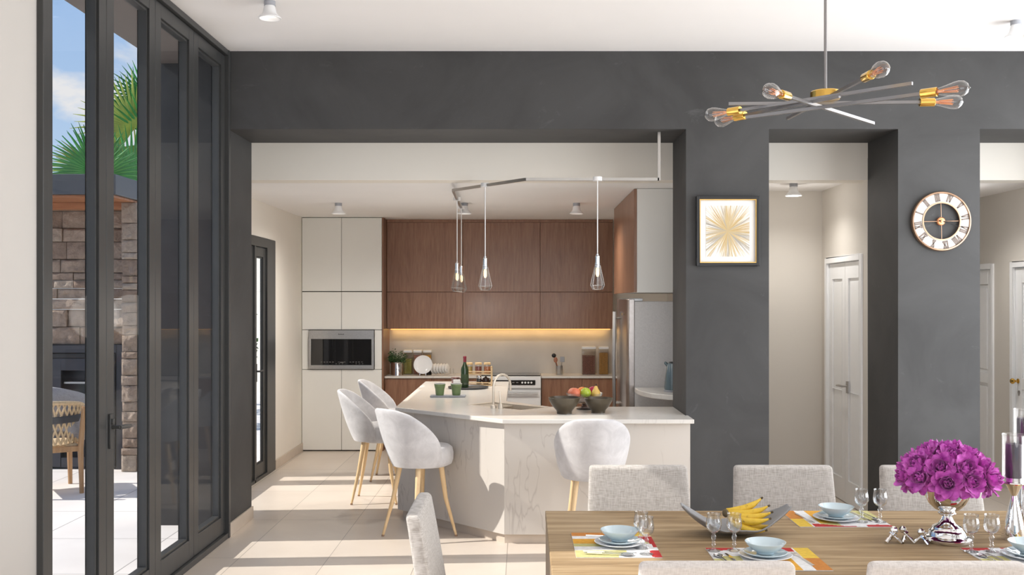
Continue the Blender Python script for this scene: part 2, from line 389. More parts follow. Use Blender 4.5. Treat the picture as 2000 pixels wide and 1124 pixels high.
d1 = struct(MB().box(-2.235,-2.125,4.463,7.258,.001,.04).box(-2.235,-2.125,4.463,7.258,3.495,HC-.001).box(-2.235,-2.12,4.42,4.475,.001,HC-.001).box(-2.235,-2.12,7.222,7.259,.001,HC-.001).build('door_1', M['frame'], smooth=False, bevel=.003))
ys = [4.478, 5.164, 5.85, 6.536, 7.220]
for i in range(4):
    l = leaf(d1, ys[i]+.002, ys[i+1]-.002)
    if i == 1:
        h = MB().box(-2.149,-2.138,5.185,5.225,.95,1.13)
        h.tube([(-2.14,5.205,1.06),(-2.095,5.205,1.06)], .010).tube([(-2.095,5.2,1.06),(-2.09,5.26,1.058),(-2.092,5.33,1.052)], [.011,.012,.009], 10)
        h.box(-2.149,-2.128,5.193,5.217,1.075,1.105)
        h.build('door_handle', M['frame'], l, bevel=.002)
# ---- kitchen glass door on the west side
x0, x1 = KX-.04, KX+.012
d2 = struct(MB().box(x0,x1,7.99,8.06,.001,2.33).box(x0,x1,9.835,10.159,.001,2.33).box(x0,x1,8.06,9.835,2.24,2.33).box(x0,x1,9.378,9.418,.001,2.24).box(x0,x1,8.06,9.835,.001,.03).build('door_2', M['frame'], smooth=False, bevel=.003))
leaf(d2, 8.065, 9.375, KX-.036, KX-.006, .035, 2.235, .085, .12, .09)
l = leaf(d2, 9.42, 9.83, KX-.036, KX-.006, .035, 2.235, .085, .12, .09)
MB().box(KX-.0055,KX+.006,9.45,9.48,.95,1.12).tube([(KX-.0,9.465,1.05),(KX+.03,9.465,1.05),(KX+.032,9.58,1.05)], .009).build('door_handle', M['frame'], l)
# ---- hall doors
def panel_door(name, x, y0, y1, z1, n=2, split=False):
    """white panelled door lying in a plane of constant x, seen from its -x side"""
    f = MB().box(x-.015,x+.10,y0-.0,y0+.05,0.001,z1).box(x-.015,x+.10,y1-.05,y1,0.001,z1).box(x-.015,x+.10,y0+.05,y1-.05,z1-.05,z1)
    root = struct(f.build(name, M['whitelam'], smooth=False, bevel=.004))
    a, b = y0+.053, y1-.053; w = (b-a)/n
    for k in range(n):
        p0, p1 = a+k*w+.002, a+(k+1)*w-.002
        s = .075 if n > 1 else .11
        d = MB().box(x+.03,x+.055,p0,p1,.008,z1-.054)
        d.box(x+.015,x+.03,p0,p0+s,.008,z1-.054).box(x+.015,x+.03,p1-s,p1,.008,z1-.054)
        for z in ((.008,.20),(.93,1.03) if split else (.95,.951),(z1-.19,z1-.054)): d.box(x+.015,x+.03,p0+s,p1-s,*z)
        rails = [.20,.93,1.03,z1-.19] if split else [.20,z1-.19]
        for q in range(0, len(rails), 2):
            d.box(x+.024,x+.034,p0+s+.035,p1-s-.035,rails[q]+.035,rails[q+1]-.035)
        d.build('door_panel', M['whitelam'], root, smooth=False, bevel=.004)
    return root
d3 = panel_door('door_3', 2.729, 8.0, 8.97, 2.10, 2)
MB().box(2.735,2.744,8.395,8.435,.94,1.04).tube([(2.74,8.415,1.0),(2.69,8.415,1.0)], .009).tube([(2.692,8.41,1.0),(2.688,8.48,1.0),(2.69,8.545,.995)], [.010,.010,.008], 10).build('door_handle', M['nickel'], d3)
d4 = panel_door('door_4', 4.43, 9.37, 10.25, 2.07, 1, True)
d5 = panel_door('door_5', 4.43, 8.15, 9.05, 2.07, 1, True)
k = MB().lathe([(0,0),(.022,0),(.022,.008),(.009,.012),(.009,.03),(.024,.045),(.026,.058),(.018,.07),(0,.073)], (4.446,8.945,1.0), 20, (-1,0,0))
lbl(k.build('door_knob', M['brass'], d5), 'brass door knob')
MB().lathe([(0,0),(.018,0),(.018,.006),(0,.007)], (4.446,8.93,.90), 16, (-1,0,0)).box(4.438,4.4461,8.925,8.935,.87,.90).build('keyhole_plate', M['nickel'], d5)

# ================================================================== outside
pv = thing('pavilion', 'garden pavilion with graphite roof edge and stone wall beyond the folding door', 'pavilion', (-4.65,9.8,-.02))
MB().box(-5.6,-3.92,9.62,11.3,2.746,2.943).build('roof', M['fascia'], pv, W=True, smooth=False, bevel=.006)
ms = MB()
for i in range(6): ms.box(-5.56,-3.95,9.65+i*.26,9.65+i*.26+.252,2.722,2.745)
MB().box(-5.56,-4.08,10.17,10.33,2.655,2.7215).build('lintel', M['decksoffit'], pv, W=True, smooth=False, bevel=.004)
ms.build('soffit', M['decksoffit'], pv, W=True, smooth=False, bevel=.004)
def stones(x0, x1, yf, depth, z0, z1, hs, ls, jit, skip=None, side=False):
    mb = MB(); z = z0
    while z < z1-.02:
        h = min(rnd.choice(hs), z1-z)
        if z1-(z+h) < .05: h = z1-z
        x = x0
        while x < x1-.01:
            l = min(rnd.uniform(*ls), x1-x)
            if x1-(x+l) < .08: l = x1-x
            if not (skip and x+l > skip[0]+.001 and x < skip[1]-.001 and z < skip[2]-.001):
                y = yf-rnd.uniform(0, jit)
                n = 5; g = .003
                def fn(u, v, x=x, l=l, z=z, h=h, y=y):
                    X = x+g+(l-2*g)*u; Z = z+g+(h-2*g)*v
                    e = min(u*l, (1-u)*l, v*h, (1-v)*h)
                    d = noise.noise(Vector((X*9, y*40, Z*11)))*.026+noise.noise(Vector((X*28, y*40, Z*30)))*.012
                    return (X, y+d*min(1, e/.02)+.012*(1-min(1, e/.018)), Z)
                s = len(mb.v); mb.grid(fn, 14, 7); m = len(mb.v)-s
                b = [mb.v[s+i] for i in (0, 14, 14+105, 105)]
                mb.add([(b[0][0], yf+depth, b[0][2]), (b[1][0], yf+depth, b[1][2]), (b[2][0], yf+depth, b[2][2]), (b[3][0], yf+depth, b[3][2])], [(0,1,2,3)])
                o = s+m
                bot = list(range(s, s+15)); top = list(range(s+105, s+120)); lef = [s+i*15 for i in range(8)]; rig = [s+14+i*15 for i in range(8)]
                for loop, c in ((bot, (o, o+1)), (top, (o+3, o+2)), (lef, (o, o+3)), (rig, (o+1, o+2))):
                    mb.f.append(loop+[c[1], c[0]]); mb.mi.append(0)
            x += l
        z += h
    return mb
stones(-5.55,-4.09,10.34,.25,1.27,2.72,(.08,.11,.14,.18),(.18,.55),.045).build('stone_wall', M['stone'], pv, W=True, smooth=True, angle=50)
stones(-5.55,-5.2,10.34,.25,-.02,1.27,(.13,.17,.21),(.25,.5),.03).build('stone_wall', M['stone'], pv, W=True, smooth=True, angle=50)
stones(-4.075,-3.92,10.16,.45,-.02,2.72,(.07,.10,.13,.17),(.155,.155),.035).build('stone_pillar', M['stone'], pv, W=True, smooth=True, angle=50)
oc = thing('outdoor_fridge', 'tall dark steel outdoor fridge with glass doors built under stone wall', 'fridge', (-4.64,10.4,-.02))
mb = MB().box(-5.19,-5.09,10.30,10.58,-.019,1.265).box(-4.19,-4.095,10.30,10.58,-.019,1.265).box(-5.09,-4.19,10.30,10.58,1.18,1.265).box(-5.09,-4.19,10.5,10.58,-.019,1.18)
mb.build('surround', M['bluemetal'], oc, W=True, smooth=False, bevel=.004)
MB().box(-5.085,-5.05,10.29,10.34,0,1.175).box(-4.235,-4.195,10.29,10.34,0,1.175).box(-5.05,-4.235,10.29,10.34,1.13,1.175).build('frame', M['black'], oc, W=True, smooth=False, bevel=.003)
for a, b, hx in ((-5.047,-4.645,-4.69),(-4.64,-4.238,-4.595)):
    pass
for a, b, hx in ((-4.93,-4.24,-4.86),):
    d = MB().box(a,a+.17,10.30,10.335,.005,1.125).box(b-.12,b,10.30,10.335,.005,1.125).box(a+.17,b-.12,10.30,10.335,1.0,1.125).box(a+.17,b-.12,10.30,10.335,.005,.10).build('fridge_door', M['bluemetal'], oc, W=True, smooth=False, bevel=.003)
    MB().box(a+.172,b-.122,10.315,10.322,.102,.998).build('glass_pane', M['pane'], d, W=True, smooth=False)
    lbl(MB().tube([(a+.03,10.25,.55),(a+.03,10.25,.92)], .009).tube([(a+.03,10.25,.58),(a+.03,10.30,.58)], .006).tube([(a+.03,10.25,.89),(a+.03,10.30,.89)], .006).build('handle', M['nickel'], d, W=True), 'upright satin metal bar handle')
MB().box(-5.048,-4.935,10.305,10.33,.005,1.125).build('side_panel', M['bluemetal'], oc, W=True, smooth=False)
for z in (.28,.48,.68,.86):
    MB().box(-4.75,-4.37,10.345,10.49,z,z+.02).build('shelf', M['nickel'], oc, W=True, smooth=False)

# woven garden armchair
ch = thing('garden_armchair', 'teak garden armchair with woven tan rope back on sunlit patio', 'armchair', (-4.39,9.09,-.02), math.radians(124-90)); ch.scale = (1.12,1.12,1.12)
for sx, sy, l in ((-1,-1,.72),(1,-1,.72),(-1,1,.60),(1,1,.60)):
    MB().tube([(sx*.27,sy*.25,0),(sx*.262,sy*.245,.36),(sx*.285,sy*(.262 if sy < 0 else .2),l-.02)], [.017,.023,.018], 10).build('leg', M['teak'], ch)
MB().box(-.27,.27,.225,.255,.34,.385).box(-.27,.27,-.255,-.225,.34,.385).box(-.28,-.25,-.24,.24,.34,.385).box(.25,.28,-.24,.24,.34,.385).build('seat_rail', M['teak'], ch, bevel=.005)
MB().box(-.25,.25,-.23,.23,.372,.40).build('seat', M['rope'], ch, bevel=.01)
def arc(t, z, k=1.0):       # u-shaped run of the back, t -1..1
    a = -PI/2+t*PI*.62; return Vector((.31*k*math.cos(a), .30*k*math.sin(a)+.02, z))
def bt(t): return arc(t, .74-.10*abs(t)**2, 1.04)
MB().tube([bt(-1+i/15) for i in range(31)], .017, 10).build('top_rail', M['rope'], ch)
st = MB(); n = 26
for i in range(n):
    for sgn in (-1, 1):
        t0 = -.97+1.94*i/(n-1); t1 = t0+sgn*.22
        if abs(t1) > .99: continue
        st.tube([arc(t0, .40, .98), arc((t0+t1)/2, .57+.0, 1.01)+Vector((0,0,0)), bt(t1)], .0085, 6)
st.build('rope_lattice', M['rope'], ch)
lbl(MB().grid(lambda u, v: arc(-.8+1.6*u, .575+.055*v, 1.055), 24, 2).build('strap', M['strap'], ch, solid=.006), 'charcoal fabric strap')
def pillow(w, h, d, n=14):
    mb = MB()
    for s in (-1, 1):
        def fn(u, v):
            a, b = 2*u-1, 2*v-1
            k = ((1-a**4)*(1-b**4))**.45
            pin = 1-.06*(1-abs(a))*0
            return (a*w/2*(1-.07*b*b), s*d/2*k, b*h/2*(1-.07*a*a))
        mb.grid(fn, n, n)
    return mb
cu = pillow(.50,.48,.18).xf(Matrix.Translation((0,-.05,.20)) @ Matrix.Rotation(math.radians(-24), 4, 'X')).build('cushion', M['cushion'], at=(0,0,0))
cu.location = (-4.235,9.10,.50); cu.rotation_euler = (0,math.radians(14),math.radians(58))
tag(cu, 'plump grey cushion leaning in woven garden armchair', 'cushion')

# fan palms beyond the pavilion
def fan(hub, r, spread, n, tilt, yaw, roll, mat, droop=.25):
    mb = MB()
    for i in range(n):
        a = math.radians(90+roll)+(i/(n-1)-.5)*spread
        L = r*(.82+.18*math.cos((i/(n-1)-.5)*2.2))*rnd.uniform(.93,1.05)
        w = .021*r/.8
        d = Vector((math.cos(a), 0, math.sin(a))); s = Vector((-math.sin(a), 0, math.cos(a)))
        vs = []; fs = []; N = 7
        for k in range(N+1):
            t = k/N; ww = w*(.35+1.5*t if t < .4 else .95*(1-((t-.4)/.6)**1.6)+.03)
            c = d*(L*t)+Vector((0,-droop*L*t*t*.35, -droop*L*t*t*abs(math.cos(a))*.6))
            vs += [c+s*ww+Vector((0,.012,0)), c, c-s*ww+Vector((0,.012,0))]
        for k in range(N):
            b = 3*k; fs += [(b,b+1,b+4,b+3),(b+1,b+2,b+5,b+4)]
        mb.add(vs, fs)
    Mx = Matrix.Translation(hub) @ Matrix.Rotation(yaw, 4, 'Z') @ Matrix.Rotation(tilt, 4, 'X')
    return mb.xf(Mx)
def palm(name, label, base, top, fr):
    t = thing(name, label, 'palm tree', (base[0], base[1], -.02))
    bx, by = base
    MB().tube([(bx,by,-.02),(bx+.05,by,top*.5),(bx,by,top)], [.13,.11,.10], 12).build('trunk', M['bark'], t, W=True)
    for hub, r, spread, n, tilt, yaw, roll, mat in fr:
        f = fan(hub, r, math.radians(spread), n, tilt, yaw, roll, mat).build('frond', M[mat], t, W=True, smooth=False, solid=.004)
        p = Vector((bx,by,top-.05)); q = Vector(hub)
        MB().tube([p, (p+q)/2+Vector((0,0,.08)), q], [.022,.015,.011], 8).build('petiole', M[mat], f, W=True)
def PX(px, py, Y): return ((px-VX)*Y/FPX, Y, EYE+(VY-py)*Y/FPX)
palm('fan_palm', 'green fan palm rising above the pavilion roof, seen through first glass leaf', PX(192,330,13.4)[:2], 3.2, [
    (PX(186,338,13.3), .75, 200, 30, -.1, .1, 62, 'frond'), (PX(184,345,13.6), .72, 150, 22, .2, -.2, 20, 'frond'),
    (PX(188,336,13.8), .70, 120, 18, .3, .2, 100, 'frondy'), (PX(200,345,13.4), .6, 160, 22, .2, .0, -70, 'frond'),
    (PX(192,345,13.9), .66, 160, 22, -.2, .5, -20, 'frond')])
palm('fan_palm', 'taller fan palm with yellowing fronds, seen through second glass leaf', PX(268,300,16.6)[:2], 3.9, [
    (PX(262,250,16.4), .97, 210, 32, -.1, .1, 40, 'frondy'), (PX(285,190,16.8), .7, 200, 28, -.1, .1, 45, 'frond'),
    (PX(268,235,16.9), .9, 160, 24, -.1, .2, 15, 'frond'), (PX(256,358,16.0), .97, 120, 22, -.15, .1, 4, 'frond'),
    (PX(290,270,16.5), .9, 200, 26, .1, .2, -50, 'frond'), (PX(262,285,16.8), .6, 120, 18, .3, .3, 160, 'frondy'),
    (PX(240,352,16.3), .6, 150, 20, .3, .3, 20, 'frond')])
# shrubs and pale garden wall seen through the kitchen door
S('garden_wall', MB().prism([(-9.6,21.6),(-3.0,17.75),(-2.9,17.92),(-9.5,21.77)], -.02, 2.6).box(-13.2,-13,-6,24,-.02,2.2), M['cream'])
def shrub(x, y, h, r, label):
    mb = MB(); q = random.Random(int(x*100))
    for i in range(900):
        a = q.uniform(0, 2*PI); z = q.uniform(.05, 1); rr = r*math.sin(PI*min(.98, .12+z*.88))**.6*q.uniform(.6, 1)
        c = Vector((math.cos(a)*rr, math.sin(a)*rr, z*h)); n = Vector((q.gauss(0,1), q.gauss(0,1), q.gauss(0,1))).normalized()
        u = n.orthogonal().normalized()*.055; w = n.cross(u).normalized()*.03
        mb.add([c-u, c+w+n*.008, c+u, c-w+n*.008], [(0,1,2,3)])
    t = thing('shrub', label, 'shrub', (x, y, -.02))
    MB().tube([(0,0,0),(0,0,h*.7)], [.04,.015], 8).build('stem', M['bark'], t)
    o = mb.build('foliage', M['hedge'], t, smooth=False)
for x, y, h, l in ((-4.17,13.8,2.3,'leafy green shrub outside the kitchen glass door, nearest the house'), (-4.66,15.6,2.7,'tall green shrub behind the other one outside the kitchen glass door'), ):
    shrub(x, y, h, .5, l)
S('roof_overhang', MB().box(-2.80,-2.302,-3.5,8.6,3.56,3.78), M['soffit'])
# ================================================================== kitchen
DOWN_D = [(-1.53,6.05,12),(3.20,6.47,12)]; DOWN_K = [(-1.795,9.75,70),(-.565,9.75,62),(.53,9.75,62)]; DOWN_H = [(2.31,8.5,30),(3.75,8.7,44)]
def rbox(x0, x1, y0, y1, z0, z1): return MB().box(x0, x1, y0, y1, z0, z1)
# ---- tall grey-white housing with the built-in microwave
t = thing('tall_cabinet', 'floor to ceiling grey white cabinet wall holding the built-in microwave', 'cabinet', (-2.06,11.7,0))
MB().box(-2.518,-1.605,11.435,11.95,0,.934).box(-2.518,-1.605,11.435,11.95,1.387,KC-.002).box(-2.518,-2.44,11.435,11.95,.934,1.387).box(-1.69,-1.605,11.435,11.95,.934,1.387).box(-2.44,-1.69,11.90,11.95,.934,1.387).build('body', M['gap'], t, W=True, smooth=False)
XS = (-2.519,-2.066,-1.604)
for i in range(2):
    for z0, z1 in ((.012,.934),(1.389,1.823),(1.829,KC-.004)):
        rbox(XS[i]+.0025,XS[i+1]-.0025,11.41,11.434,z0+.002,z1-.002).build('door', M['lacquer'], t, W=True, bevel=.002)
for a, b in ((-2.5165,-2.443),(-1.687,-1.6065)):
    rbox(a,b,11.41,11.434,.938,1.385).build('filler_panel', M['lacquer'], t, W=True, bevel=.002)
rbox(-1.6035,-1.5885,11.42,11.954,.0,KC-.002).build('side_panel', M['walnut'], t, W=True, smooth=False)
t = thing('microwave', 'built-in stainless microwave with black glass front in tall cabinet', 'microwave', (-2.065,11.6,.939))
MB().box(-2.436,-1.694,11.405,11.88,.942,1.382).build('body', M['gap'], t, W=True, smooth=False)
mb = MB().box(-2.438,-1.692,11.385,11.404,1.285,1.384).box(-2.438,-1.692,11.385,11.404,.940,.985).box(-2.438,-2.410,11.385,11.404,.985,1.285).box(-1.720,-1.692,11.385,11.404,.985,1.285)
mb.build('door_frame', M['steel'], t, W=True, bevel=.003)
g = rbox(-2.41,-1.72,11.392,11.40,.985,1.285).build('door_glass', M['blackglass'], t, W=True)
mk = MB()
for i in range(15):
    if i in (5, 9): continue
    mk.box(-2.30+.033*i,-2.282+.033*i,11.3908,11.392,1.018,1.023)
for i in range(6): mk.box(-2.13+.036*i+(.12 if i > 2 else 0),-2.115+.036*i+(.12 if i > 2 else 0),11.3908,11.392,.998,1.002)
mk.box(-2.08,-2.04,11.3908,11.392,1.012,1.022)
mk.build('touch_symbols', M['nickel'], g, W=True, smooth=False)  # touch control symbols on the microwave glass, one merged mesh
lg = MB()
for i in range(7): lg.box(-2.098+.0095*i,-2.0915+.0095*i,11.3842,11.3851,1.333,1.341 if i % 3 else 1.344)
lbl(lg.build('maker_mark', M['gap'], t, W=True, smooth=False), 'small dark lettering on the steel band')

# ---- walnut wall cabinets, three wide and two high
G = 'walnut wall cabinets above the back counter'
XU = (-1.586,-.696,.210,1.062)
pos = ('left', 'middle', 'right')
txt = [['lower walnut wall cabinet beside the grey white tall housing','lower walnut wall cabinet over the dish rack and cooker, middle of three','lower walnut wall cabinet over the dry-food canisters, next to fridge'],
       ['upper walnut wall cabinet beside the grey white tall housing','upper walnut wall cabinet in the middle, directly below ceiling','upper walnut wall cabinet next to fridge, directly below ceiling']]
for r, (z0, z1) in enumerate(((1.390,1.822),(1.824,2.640))):
    for i in range(3):
        x0, x1 = XU[i], XU[i+1]
        c = thing('wall_cabinet', txt[r][i], 'cabinet', ((x0+x1)/2,11.83,z0), 0, G)
        MB().box(x0+.002,x1-.002,11.722,11.953,z0+.001,z1-.001).build('body', M['walnut'], c, W=True, smooth=False)
        rbox(x0+.0015,x1-.0015,11.70,11.7215,z0+.001,z1-.001).build('door', M['walnut'], c, W=True, bevel=.0015)
struct(rbox(-1.586,1.062,11.701,11.95,2.641,KC-.001).build('trim_1', M['walnut'], smooth=False))
ls = tag(rbox(-1.57,1.05,11.925,11.945,1.376,1.3905).build('light_strip', emis('warm strip light', (1,.55,.16), 1.6), at=(-.26,11.935,1.376)), 'warm glowing light strip under the walnut wall cabinets', 'light')

# ---- base units, worktops, cooker
G = 'walnut base cabinets along the back wall'
for x0, x1, l in ((-1.586,-1.044,'walnut base cabinet beside the grey white tall housing'),(-1.044,-.505,'walnut base cabinet between the cooker and the corner unit'),
                  (.222,.690,'walnut base cabinet immediately right of the cooker'),(.690,1.10,'walnut base cabinet tucked beside the fridge')):
    c = thing('base_cabinet', l, 'cabinet', ((x0+x1)/2,11.7,0), 0, G)
    MB().box(x0+.002,x1-.002,11.545,11.95,.10,.826).box(x0+.01,x1-.01,11.60,11.95,0,.10).build('body', M['walnut'], c, W=True, smooth=False)
    rbox(x0+.0015,x1-.0015,11.522,11.544,.105,.824).build('door', M['walnut'], c, W=True, bevel=.0015)
tag(rbox(-1.586,-.503,11.50,11.954,.8265,.85).build('worktop', M['quartz'], at=(-1.04,11.7,.8265), bevel=.003), 'pale stone worktop between tall cabinet and cooker', 'worktop')
tag(rbox(.220,1.10,11.50,11.954,.8265,.85).build('worktop', M['quartz'], at=(.66,11.7,.8265), bevel=.003), 'pale stone worktop between cooker and fridge', 'worktop')
ck = thing('cooker', 'white freestanding cooker with black hob between the walnut base units', 'cooker', (-.142,11.7,0))
MB().box(-.498,.215,11.47,11.95,.04,.852).build('body', M['plasticw'], ck, W=True, bevel=.004)
MB().box(-.492,.209,11.475,11.95,.8525,.862).build('hob', M['blackglass'], ck, W=True, bevel=.003)
MB().prism([(-.498,11.44),(.215,11.44),(.215,11.469),(-.498,11.469)], .715, .85).build('control_panel', M['plasticw'], ck, W=True, bevel=.006)
p = rbox(-.44,.15,11.4335,11.4405,.755,.81).build('display', M['blackglass'], ck, W=True)
for i, x in enumerate((-.40,-.355,-.31,.0,.035,.07,.105)):
    MB().lathe([(0,0),(.012,0),(.011,.012),(0,.013)], (x,11.434,.782), 14, (0,-1,0)).build('knob', M['plasticw'], p, W=True)
for i in range(5): MB().box(-.25+.045*i,-.225+.045*i,11.4325,11.4336,.778,.788).build('symbol', M['nickel'], p, W=True, smooth=False)
MB().box(-.494,.211,11.445,11.469,.20,.695).build('oven_door', M['plasticw'], ck, W=True, bevel=.004)
MB().tube([(-.46,11.41,.66),(.178,11.41,.66)], .011, 10).tube([(-.42,11.41,.66),(-.42,11.45,.66)], .008, 8).tube([(.14,11.41,.66),(.14,11.45,.66)], .008, 8).build('oven_handle', M['steel'], ck, W=True)
MB().box(-.494,.211,11.445,11.469,.045,.19).build('drawer', M['plasticw'], ck, W=True, bevel=.004)
for x in (-.47,.19):
    for y in (11.52,11.9): MB().lathe([(0,0),(.018,0),(.018,.041),(0,.041)], (x,y,0), 12).build('foot', M['black'], ck, W=True)
for x, y, r in ((-.31,11.6,.09),(.03,11.6,.075),(-.31,11.82,.07),(.03,11.82,.09)):
    MB().lathe([(r-.004,0),(r,0),(r,.0008),(r-.004,.0008),(r-.004,0)], (x,y,.862), 28).build('cooking_ring', M['steel'], ck, W=True)

# ---- fridge, cabinet over it
c = thing('bridging_cabinet', 'deep walnut fronted cabinet above the fridge with a grey white end', 'cabinet', (1.34,9.4,1.79))
rbox(.975,1.738,8.48,10.33,1.79,KC-.002).build('body', M['lacquer'], c, W=True, bevel=.002)
for a, b in ((8.482,9.404),(9.407,10.33)): rbox(.95,.974,a,b,1.792,KC-.004).build('door', M['walnut'], c, W=True, bevel=.0015)
fr = thing('fridge', 'tall stainless steel two door fridge beside the back counter', 'fridge', (1.34,9.2,0))
rbox(.985,1.735,8.75,9.70,.03,1.715).build('body', M['steelside'], fr, W=True, bevel=.004)
for k, (a, b) in enumerate(((8.75,9.222),(9.228,9.70))):
    # slightly bowed door fronts
    n = 10; poly = [(.984,b),(.984,a)]
    for i in range(n+1):
        y = a+(b-a)*i/n; tt = (y-9.225)/.475
        poly.append((.925-.035*(1-tt*tt)+.012*(abs(tt) > .985), y))
    d = MB().prism(poly, .06, 1.735).build('fridge_door', M['steeldoor'], fr, W=True, bevel=.004, angle=50)
    y = 9.222-.045 if k == 0 else 9.228+.045
    MB().tube([(.852,y,.72),(.845,y,1.15),(.852,y,1.62)], .012, 10).tube([(.85,y,.78),(.91,y,.78)], .009, 8).tube([(.85,y,1.56),(.91,y,1.56)], .009, 8).build('door_handle', M['nickel'], d, W=True)
rbox(.95,1.06,8.78,8.87,1.716,1.742).build('hinge', M['steel'], fr, W=True, bevel=.003)
rbox(.95,1.06,9.58,9.67,1.716,1.742).build('hinge', M['steel'], fr, W=True, bevel=.003)
lbl(MB().lathe([(0,0),(.012,0),(.010,.004),(0,.005)], (.893,8.93,1.60), 16, (-1,0,0)).build('badge', M['gold'], fr, W=True), 'small round brass-coloured badge')
for y in (8.82,9.62):
    for x in (1.05,1.68): MB().lathe([(0,0),(.02,0),(.02,.031),(0,.031)], (x,y,0), 12).build('foot', M['black'], fr, W=True)
# curved corner shelf with kettle
poly = [(1.739,8.62),(.97,8.62)]
for i in range(15):
    a = PI+PI/2*i/14; poly.append((1.25+.285*math.cos(a), 8.50+.60*math.sin(a)))
poly += [(1.739,7.90)]
tag(MB().prism(poly, .93, .972).build('corner_shelf', M['quartz'], at=(1.4,8.4,.93), bevel=.006), 'pale curved wall shelf beside fridge carrying the kettle', 'shelf')
kt = thing('kettle', 'blue grey jug kettle standing on the curved shelf', 'kettle', (1.245,8.22,.972))
MB().lathe([(0,0),(.078,0),(.080,.012),(.076,.016),(0,.016)], (0,0,0), 32).build('base', M['slate'], kt)
bd = MB().lathe([(0,.017),(.075,.017),(.077,.03),(.069,.12),(.058,.205),(.052,.232),(.045,.236),(0,.236)], (0,0,0), 40)
bd.build('body', M['kettle'], kt)
MB().lathe([(0,.236),(.04,.236),(.036,.246),(0,.248)], (0,0,0), 24).build('lid', M['black'], kt)
MB().tube([(-.045,0,.215),(-.068,0,.238),(-.074,0,.241)], [.016,.012,.006], 12).build('spout', M['kettle'], kt)
MB().tube([(.050,0,.225),(.088,0,.22),(.108,0,.18),(.102,0,.10),(.070,0,.06)], .010, 10).build('handle', M['kettle'], kt)

# ---- island
POLY = [(1.206,7.0),(1.206,7.254),(1.188,7.254),(1.188,7.85),(.22,7.85),(-.13,8.29),(-.137,10.31),(-1.0,10.31),(-.993,7.81),(-.138,7.0)]
dd, nn = Vector((.707,-.707)), Vector((.707,.707)); sc = Vector((-.12,7.90))
def sk(a, b): p = sc+dd*a+nn*b; return (p.x, p.y)
hole = [sk(-.31,-.155), sk(.31,-.155), sk(.31,.155), sk(-.31,.155)]
tag(MB().prism(POLY, .857, .887, hole).build('island_worktop', M['quartz'], at=(0,8.2,.857), bevel=.004, smooth=False), 'angled pale quartz worktop on the kitchen island', 'worktop')
isl = thing('kitchen_island', 'cream marble clad kitchen island with an angled corner', 'island', (0,8.2,0))
BP = [(1.186,7.05),(1.186,7.82),(.24,7.82),(-.16,8.27),(-.17,10.27),(-.965,10.27),(-.985,7.905),(-.127,7.05)]
MB().prism(BP, .068, .8565, top=False).build('panel', M['marble'], isl, W=True, smooth=False)
PP = [(1.186,7.08),(1.186,7.78),(.24,7.78),(-.20,8.25),(-.20,10.23),(-.93,10.23),(-.945,7.93),(-.125,7.085)]
MB().prism(PP, .0, .0675).build('plinth', M['base'], isl, W=True, smooth=False)
sn = thing('sink', 'beige composite sink sunk diagonally into the island worktop', 'sink', (sc.x,sc.y,.71))
mb = MB()
o = [sk(-.309,-.154), sk(.309,-.154), sk(.309,.154), sk(-.309,.154)]; i_ = [sk(-.29,-.135), sk(.29,-.135), sk(.29,.135), sk(-.29,.135)]
mb.prism(o, .72, .8885, i_).prism(o, .71, .72)
mb.build('basin', M['beige'], sn, W=True, bevel=.004, smooth=False)
MB().lathe([(0,0),(.04,0),(.04,.003),(.03,.004),(0,.003)], (*sk(.05,0),.72), 24).build('drain', M['steel'], sn, W=True)
mb = MB()
for k in range(9):
    q = [sk(-.285+.025*k,-.13), sk(-.272+.025*k,-.13), sk(-.272+.025*k,.13), sk(-.285+.025*k,.13)]
    mb.prism(q, .868, .876)
mb.build('drainer', M['beige'], sn, W=True, smooth=False)
fx, fy = sk(.042,-.188)
fa = thing('kitchen_tap', 'cream swan neck tap behind the island sink', 'tap', (fx,fy,.887))
n2 = Vector((.707,.707,0))
pts = [Vector((0,0,.01)), Vector((0,0,.165))]
for i in range(1, 15): a = PI-PI*1.02*i/14; pts.append(n2*(.092+.092*math.cos(a))+Vector((0,0,.165+.092*math.sin(a))))
pts.append(pts[-1]+Vector((0,0,-.035)))
MB().tube(pts, .0095, 12).build('spout', M['beigemetal'], fa)
MB().lathe([(0,0),(.024,0),(.022,.02),(.013,.028),(0,.028)], (0,0,0), 24).build('base', M['beigemetal'], fa)
b = MB().lathe([(0,0),(.021,0),(.017,.03),(.012,.04),(0,.041)], (.055,-.03,0), 20).build('lever_base', M['beigemetal'], fa)
MB().tube([(.055,-.03,.035),(.052,-.028,.09),(.047,-.025,.135)], [.007,.005,.004], 8).build('lever', M['beigemetal'], b)

